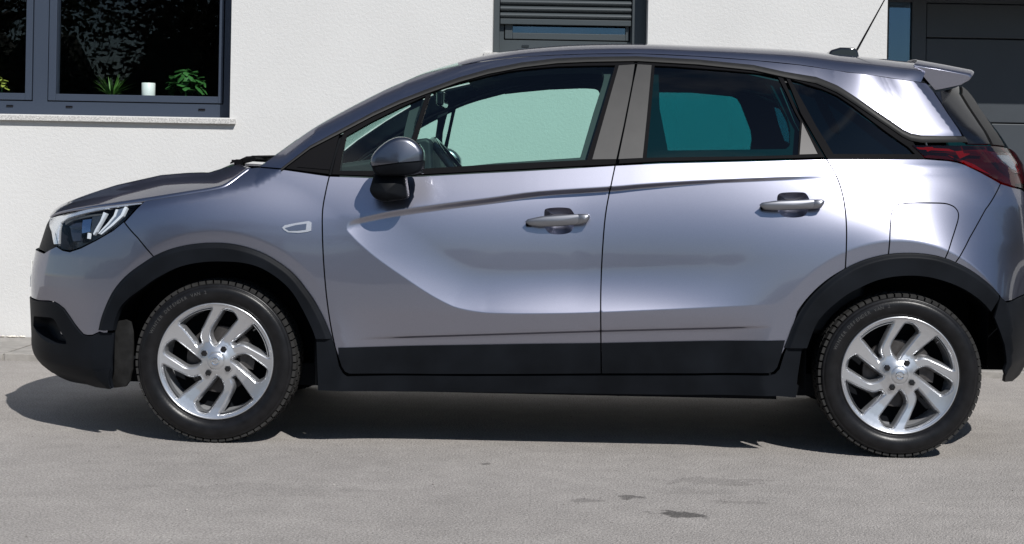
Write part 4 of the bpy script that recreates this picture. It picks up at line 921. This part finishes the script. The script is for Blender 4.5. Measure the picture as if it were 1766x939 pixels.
mb = MB(); mb.prism([(.70, .45), (.68, .60), (1.15, .62), (1.22, 1.00), (1.30, 1.03), (1.34, 1.0), (1.25, .45)], .2, 2 * HALF - .2); mb.build('rear_bench', M['cabin'], car, bevel=.03)
mb = MB(); q = lambda px, py, y: tuple(float(v) for v in loc_at(px, py, y))
d = [q(600, 290, .9), q(690, 278, .9), q(742, 268, .9), q(757, 285, .9), q(757, 330, .9)]; prof = d + [(d[-1][0], .55), (d[0][0] - .05, .55)]
mb.prism(prof, .12, 2 * HALF - .12); dash = mb.build('dashboard', M['cabin'], car, bevel=.02)
hump = [q(690, 290, .45), q(698, 262, .45), (q(712, 250, .45)), q(727, 242.5, .45), q(742, 240.5, .45), q(751, 245, .45), q(754, 300, .45)]
MB().prism(hump, .26, .64).build('instrument_hood', M['cabin'], dash, bevel=.015)
# wheel
wc = q(797, 304, .45); C3 = Vector((wc[0], .45, wc[1])); axis = Vector((.74, 0, .62)).normalized(); u_ = Vector((0, 1, 0)); v_ = axis.cross(u_)
pts = [C3 + u_ * .185 * math.cos(t) + v_ * .185 * math.sin(t) for t in np.linspace(0, 2 * math.pi, 41)]
sw = MB().tube(pts, .017, 10, caps=False).build('steering_wheel', M['gloss'], car, smooth=True)
mb = MB()
for t in (R(0), R(180), R(90 if v_.z < 0 else 270)): mb.tube([C3 - axis * .03, C3 + (u_ * math.cos(t) + v_ * math.sin(t)) * .18], [.03, .014], 8)
mb.build('spoke', M['cabin'], sw)
MB().tube([C3 - axis * .25, C3 - axis * .03], .035, 12).build('steering_column', M['cabin'], sw)
mm = q(764, 171, HALF); mb = MB().box(mm[0] - .02, mm[0] + .014, HALF - .12, HALF + .12, mm[1] - .035, mm[1] + .03); rv = mb.build('rear_view_mirror', M['gloss'], car, bevel=.012)
MB().tube([(mm[0] - .01, HALF, mm[1]), (mm[0] - .07, HALF, mm[1] + .06)], .01, 8).build('mirror_stalk', M['satin'], rv)
# number plate on the nose and exhaust-side details
MB().box(float(skin(np.array([S0 + .01]), np.array([.6]))[0][0]) - .010, float(skin(np.array([S0 + .01]), np.array([.6]))[0][0]) - .002, HALF - .26, HALF + .26, .545, .655).build('number_plate', M['plateglass'], car, bevel=.002)

# ------------------------------------------------------------------ wheels
RR = .2215
def rim_holes():
    U = [(-.045, .275), (-.10, .35), (-.128, .43), (-.13, .50), (-.10, .575), (-.055, .645), (.03, .775), (.095, .868), (.125, .895), (.165, .905), (.215, .897), (.265, .875), (.31, .83), (.345, .775), (.358, .735), (.35, .705), (.335, .685), (.19, .505), (.045, .325), (.015, .285), (-.015, .263)]
    O = [(.245, .335), (.40, .458), (.585, .605), (.615, .637), (.645, .655), (.672, .648)]
    for t in np.linspace(42.5, 5.5, 10): O.append((.932 * math.cos(R(t)), .932 * math.sin(R(t))))
    O += [(.90, .082), (.75, .160), (.60, .232), (.54, .262), (.47, .287), (.40, .290), (.345, .272), (.315, .262), (.285, .275)]
    out_ = []
    for k in range(4):
        c_, s_ = [(1, 0), (0, -1), (-1, 0), (0, 1)][k]
        for L_ in (U, O): out_.append([((c_ * x - s_ * y) * RR, (s_ * x + c_ * y) * RR) for x, y in L_])
    return out_
def rimF(a, b):
    r = np.hypot(a, b); y = np.interp(r, [0, .035, .055, .08, .13, .18, .205, .2215], [.010, .010, .018, .024, .022, .014, .008, .003])
    return np.stack([a, y, b], 1)
def rim_mesh():
    """face with bevelled windows and deep walls"""
    holes = [np.array(h) for h in rim_holes()]; sm_h = []
    for h in holes:
        h = np.array(cr(list(h) + [h[0]], 3)[:-1]); sm_h.append(h)
    ring = [(.2172 * math.cos(t), .2172 * math.sin(t)) for t in np.linspace(0, 2 * math.pi, 121)[:-1]]
    grown = [inset(h, -.0058) for h in sm_h]
    o = surf('rim', rimF, ring, M['alloy'], None, res=.009, thick=0, holes=grown)
    V, Fc = [], []
    for gH, h in zip(grown, [inset(x, 0) for x in sm_h]):
        gq = np.asarray(gH); n = len(gq); hq = inset(gq, .0045); h2 = inset(gq, .0088); h3 = inset(gq, .0140); k = len(V)
        lay = [rimF(gq[:, 0], gq[:, 1]), rimF(hq[:, 0], hq[:, 1]) + [0, .003, 0], rimF(h2[:, 0], h2[:, 1]) + [0, .012, 0], rimF(h3[:, 0], h3[:, 1]) + [0, .034, 0]]
        for L_ in lay: V += [tuple(p) for p in L_]
        for q_ in range(3):
            for i in range(n): Fc.append((k + q_ * n + i, k + q_ * n + (i + 1) % n, k + (q_ + 1) * n + (i + 1) % n, k + (q_ + 1) * n + i))
    return o, mesh_obj('spoke_wall', V, Fc, M['alloy'], None, smooth=True)
TR = .3155
def tyre_mesh():
    prof = [(.218, .016), (.2225, .006), (.228, .002), (.2295, .0045), (.231, .001), (.245, -.008), (.258, -.011), (.270, -.009), (.2785, -.004), (.2795, -.0015), (.281, -.0025), (.287, .004), (.2915, .012), (.2935, .022), (.2945, .05), (.2945, .155),
            (.2935, .183), (.287, .2), (.258, .212), (.235, .205), (.218, .19)]
    return MB().lathe_y([(r if r < .232 else min(.231 + (r - .231) * 1.19, .2985), y) for r, y in prof], 96)
def tread_mesh():
    mb = MB(); n = 66
    for row, (ya, yb, ph, sk) in enumerate(((.0085, .044, 0, .35), (.050, .082, .5, -.3), (.088, .118, 0, .3), (.124, .155, .5, -.3), (.161, .196, 0, .35))):
        for i in range(n):
            t0 = 2 * math.pi * (i + ph + .11) / n; t1 = 2 * math.pi * (i + ph + .89) / n; ro_ = TR - (.0015 if row in (0, 4) else 0); V = []
            for t, in ((t0,), (t1,)):
                for y, r_out in ((ya, ro_ - (.0045 if row == 0 else 0)), (yb, ro_ - (.0045 if row == 4 else 0))):
                    a = t + sk * (y - ya) / .035 * .03
                    for r in (.297, r_out): V.append((r * math.cos(a), y, r * math.sin(a)))
            mb.add(V, [(0, 1, 3, 2), (4, 6, 7, 5), (1, 5, 7, 3), (0, 4, 5, 1), (2, 3, 7, 6)])
    return mb
def letters(text, r, size, a_mid, mname='sidewall_lettering', y=-.0105):
    cu = bpy.data.curves.new('txt', 'FONT'); V, Fc = [], []; step = size * .72 / r; tot = step * len(text)
    for i, ch in enumerate(text):
        if ch == ' ': continue
        cu.body = ch; cu.size = size; cu.align_x = 'CENTER'; cu.extrude = .0005; cu.resolution_u = 2
        ob = bpy.data.objects.new('t', cu); COL.objects.link(ob); dg = bpy.context.evaluated_depsgraph_get(); dg.update()
        me = bpy.data.meshes.new_from_object(ob.evaluated_get(dg)); bpy.data.objects.remove(ob)
        a = a_mid + tot / 2 - (i + .5) * step; k = len(V); tx, tz = math.sin(a), -math.cos(a); rx, rz = math.cos(a), math.sin(a)
        for v in me.vertices:
            rad = r + v.co.y; V.append((rx * rad + tx * v.co.x, y - v.co.z, rz * rad + tz * v.co.x))
        Fc += [[k + j for j in p.vertices] for p in me.polygons]; bpy.data.meshes.remove(me)
    bpy.data.curves.remove(cu); return V, Fc
def make_wheel():
    ctr = MB().lathe_y([(.2, .012), (.205, .03), (.200, .06), (.195, .12), (.205, .19), (.212, .195)], 64).build('wheel', M['alloy_in'], None, smooth=True)
    rim, walls = rim_mesh(); rim.parent = ctr; walls.parent = ctr
    lip = MB().lathe_y([(.2155, .0065), (.2185, .0012), (.2225, .0005), (.2245, .004), (.2225, .016)], 96).build('rim_flange', M['alloy'], ctr, smooth=True)
    ty = tyre_mesh().build('tyre', M['rubber'], ctr, smooth=True); tread_mesh().build('tread', M['tread'], ctr)
    V, Fc = letters('WINTER DEFENDER VAN 2', .262, .018, R(127)); 
    lt = mat_letter; mesh_obj('sidewall_lettering', V, Fc, lt, ctr)
    rng_ = random.Random(3)
    V, Fc = letters('TUBELESS  205/60 R16', .2545, .012, R(-40), y=-.0112); mesh_obj('sidewall_lettering', V, Fc, lt, ctr) if False else None
    MB().lathe_y([(.001, .0035), (.012, .004), (.024, .0055), (.0325, .009), (.0345, .012), (.0345, .02)], 48).build('hub_cap', M['alloy'], ctr, smooth=True)
    # raised ring with a flash across it
    mb = MB().lathe_y([(.0125, .005), (.0125, .0015), (.0145, .0008), (.0165, .0015), (.0165, .005)], 40)
    z = [(-.019, .0035), (-.004, .0062), (-.001, -.0002), (.019, -.0035), (.004, -.0062), (.001, .0002)]
    mb.prism(z, .0008, .0045); mb.build('emblem', M['chrome'], ctr)
    for k in range(4):
        a = R(58 + 90 * k); cx, cz = .0545 * math.cos(a), .0545 * math.sin(a)
        b_ = MB().lathe_y([(.001, .007), (.0095, .0075), (.0122, .010), (.0122, .03)], 6, cx, cz).build('wheel_bolt', M['bolt'], ctr)
        MB().lathe_y([(.0120, .024), (.0155, .0205), (.0175, .030)], 24, cx, cz).build('bolt_seat', M['bolt'], ctr, smooth=True)
    a = R(40); MB().tube([(.201 * math.cos(a), .02, .201 * math.sin(a)), (.185 * math.cos(a), .014, .185 * math.sin(a))], [.0035, .003], 8).build('valve', M['bolt'], ctr)
    disc = MB().lathe_y([(.05, .085), (.05, .072), (.066, .07), (.070, .078), (.128, .078), (.130, .081), (.130, .098), (.05, .1)], 56).build('brake_disc', M['steel'], ctr, smooth=False)
    cal = MB()
    for t in np.linspace(-30, 30, 7)[:-1]:
        a0, a1 = R(t + 15), R(t + 25)
        V = [(r * math.cos(a), y, r * math.sin(a)) for a in (a0, a1) for r in (.085, .140) for y in (.058, .115)]
        cal.add(V, [(0, 1, 3, 2), (4, 6, 7, 5), (0, 2, 6, 4), (1, 5, 7, 3), (2, 3, 7, 6), (0, 4, 5, 1)])
    cal.build('brake_caliper', M['steel'], ctr)
    mb = MB().lathe_y([(.001, .118), (.199, .118)], 40); mb.build('dust_shield', M['dark'], ctr)
    return ctr
mat_letter = mat('letter_rubber', (.05, .05, .05), .5)
w0 = make_wheel(); w0.parent = car
def copy_wheel(src):
    c = src.copy(); COL.objects.link(c)
    for ch in src.children: d = ch.copy(); COL.objects.link(d); d.parent = c
    return c
hub = [lxz([(371, 626.5)], .032)[0], lxz([(1552.5, 650.5)], .032)[0]]
for i, ((hx, hz), far) in enumerate(((hub[0], 0), (hub[1], 0), (hub[0], 1), (hub[1], 1))):
    o = w0 if i == 0 else copy_wheel(w0)
    o.parent = car; o.location = (hx, 2 * HALF - .032 if far else .032, TR); o.rotation_euler = (0, 0, math.pi) if far else (0, 0, 0)
    if i == 1: o.rotation_euler = (0, R(-2), 0)

# ------------------------------------------------------------------ trees across the yard, seen mirrored in the panes
bark = mat('bark', (.07, .055, .042), .9, noise=(12, .3, 5)); crownm = mat('tree_leaf', (.045, .065, .024), .7, noise=(3, .35, 3)); crown2 = mat('tree_leaf_brown', (.042, .036, .018), .8, noise=(3, .35, 3))
def tree(x, y, h, cr_r, n, m, label, seed):
    rg = random.Random(seed); o = empty('tree', (x, y, 0)); tag(o, label, 'tree', 'trees across the yard, mirrored in the window')
    mb = MB(); mb.tube([(0, 0, -.1), (.05, 0, h * .25), (-.05, .1, h * .5), (.1, 0, h * .8)], [.22, .17, .12, .04], 10)
    tips = []
    for i in range(26):
        z0 = h * rg.uniform(.22, .8); a = rg.uniform(0, 6.28); L_ = cr_r * rg.uniform(.6, 1.05) * (1.15 - .55 * z0 / h); e = rg.uniform(.1, .8)
        p0 = Vector((0, 0, z0)); p1 = p0 + Vector((math.cos(a), math.sin(a), e)) * L_ * .5; p2 = p1 + Vector((math.cos(a + .3), math.sin(a + .3), e * .6)) * L_ * .5
        mb.tube([p0, p1, p2], [.06, .035, .012], 6); tips += [p1, p2, (p1 + p2) / 2, p2 + Vector((rg.uniform(-.5, .5), rg.uniform(-.5, .5), rg.uniform(-.3, .6)))]
    mb.build('trunk', bark, o, smooth=True)
    V, Fc = [], []
    for i in range(n):
        c = rg.choice(tips); s = cr_r * .20; c = c + Vector((rg.gauss(0, s), rg.gauss(0, s), rg.gauss(0, s * .8)))
        d = Vector((rg.gauss(0, 1), rg.gauss(0, 1), rg.gauss(0, .7))).normalized(); q_ = d.orthogonal().normalized(); sz_ = rg.uniform(.06, .13); k = len(V)
        V += [c - d * sz_, c + q_ * sz_ * .5, c + d * sz_, c - q_ * sz_ * .5]; Fc.append((k, k + 1, k + 2, k + 3))
    mesh_obj('crown', V, Fc, m, o)
tree(-12.6, -23, 8.5, 2.8, 6500, crownm, 'leafy green tree across the yard, nearest of the row', 1)
tree(-8.0, -27, 10.5, 3.4, 16000, crown2, 'brownish tree across the yard beside the nearest green one', 2)
tree(-18.0, -24, 8.5, 3.0, 6000, crownm, 'leafy green tree at the far end of the row across the yard', 3)

def hedge(name, pts, h, d, label, cat=None, kind=None):
    """a bushy bank along a line: ridged, lumpy cross-section"""
    rg = random.Random(5); V, Fc, m = [], [], 9; P = dens(pts, .35, False)
    for i, p in enumerate(P):
        t = P[min(i + 1, len(P) - 1)] - P[max(i - 1, 0)]; t /= np.linalg.norm(t); n = np.array([-t[1], t[0]]); hh = h * (1 + .22 * math.sin(i * .61) * math.sin(i * .23 + 1) + rg.uniform(-.08, .08))
        for j in range(m):
            a = math.pi * j / (m - 1); o = -math.cos(a) * d * rg.uniform(.85, 1.15); z = max(math.sin(a), 0) ** .6 * hh * rg.uniform(.92, 1.06) - .05; V.append((p[0] + n[0] * o, p[1] + n[1] * o, z))
    Fc = [(i * m + j, i * m + j + 1, (i + 1) * m + j + 1, (i + 1) * m + j) for i in range(len(P) - 1) for j in range(m - 1)]
    o = mesh_obj(name, V, Fc, added_hedgem, None); tag(o, label, cat, kind=kind); return o
added_hedgem = mat('added_hedge_leaf', (.030, .042, .020), .8, noise=(2.5, .5, 6), bump=[(9, .8, .1)])
hedge('hedge', [(13, -16), (13.5, -6), (13, 8)], 3.4, .9, 'tall hedge added unseen on the right, darkening reflections in the car tail', 'hedge')  # added out of view to darken what the tail mirrors
hedge('added_far_wood', [(-75, -30), (-45, -52), (0, -58), (45, -52), (80, -25), (95, 20)], 4.5, 4.0, 'unseen line of dark trees added far across the yard to darken reflections', kind='stuff')  # unseen tree line, added to darken the horizon mirrored in the doors
hedge('hedge', [(-26, -25), (-14, -26.5), (-4.6, -27)], 4.3, .9, 'tall dark hedge added behind the row of trees to darken the window reflections', 'hedge')  # added behind the trees so the big pane mirrors dark low down

# loose grit on the yard and crumbled plaster at the foot of the wall
def crumbs(name, spots, m, label, seed):
    rg = random.Random(seed); mb = MB()
    for x, y, z, r in spots:
        V = [(x + dx * r * rg.uniform(.6, 1.2), y + dy * r * rg.uniform(.6, 1.2), z + (dz * .7 + .3) * r * rg.uniform(.6, 1.1)) for dx, dy, dz in ((1, 0, 0), (0, 1, 0), (-1, 0, 0), (0, -1, 0), (.3, .2, .8), (0, 0, -.8))]
        mb.add(V, [(0, 1, 4), (1, 2, 4), (2, 3, 4), (3, 0, 4), (1, 0, 5), (2, 1, 5), (3, 2, 5), (0, 3, 5)])
    return tag(mb.build(name, m), label, kind='stuff')
rg = random.Random(11); gs_ = []
for i in range(420):
    y = rg.uniform(-3.4, 2.4); gs_.append((rg.uniform(-.36, .36) * (6 + y), y, 0, rg.choice([.0018, .0022, .003, .004, .0055])))
crumbs('grit', gs_, mat('grit_stone', (.30, .28, .26), .9, noise=(9, .6, 3)), 'scattered grit on the asphalt', 4)
cs = [(float(at_y(px, 571, WALL - .03)[0]) + rg.uniform(-.03, .03), WALL - rg.uniform(.01, .06), PAVZ, rg.uniform(.004, .016)) for px in (2, 8, 14, 20, 26, 32, 38, 17, 23, 29, 35, 11, 20, 26) for k in range(2)]
crumbs('plaster_crumbs', cs, mat('plaster_crumb', (.66, .62, .55), .9, noise=(40, .3, 3)), 'crumbled plaster at the foot of the wall left of the car', 6)
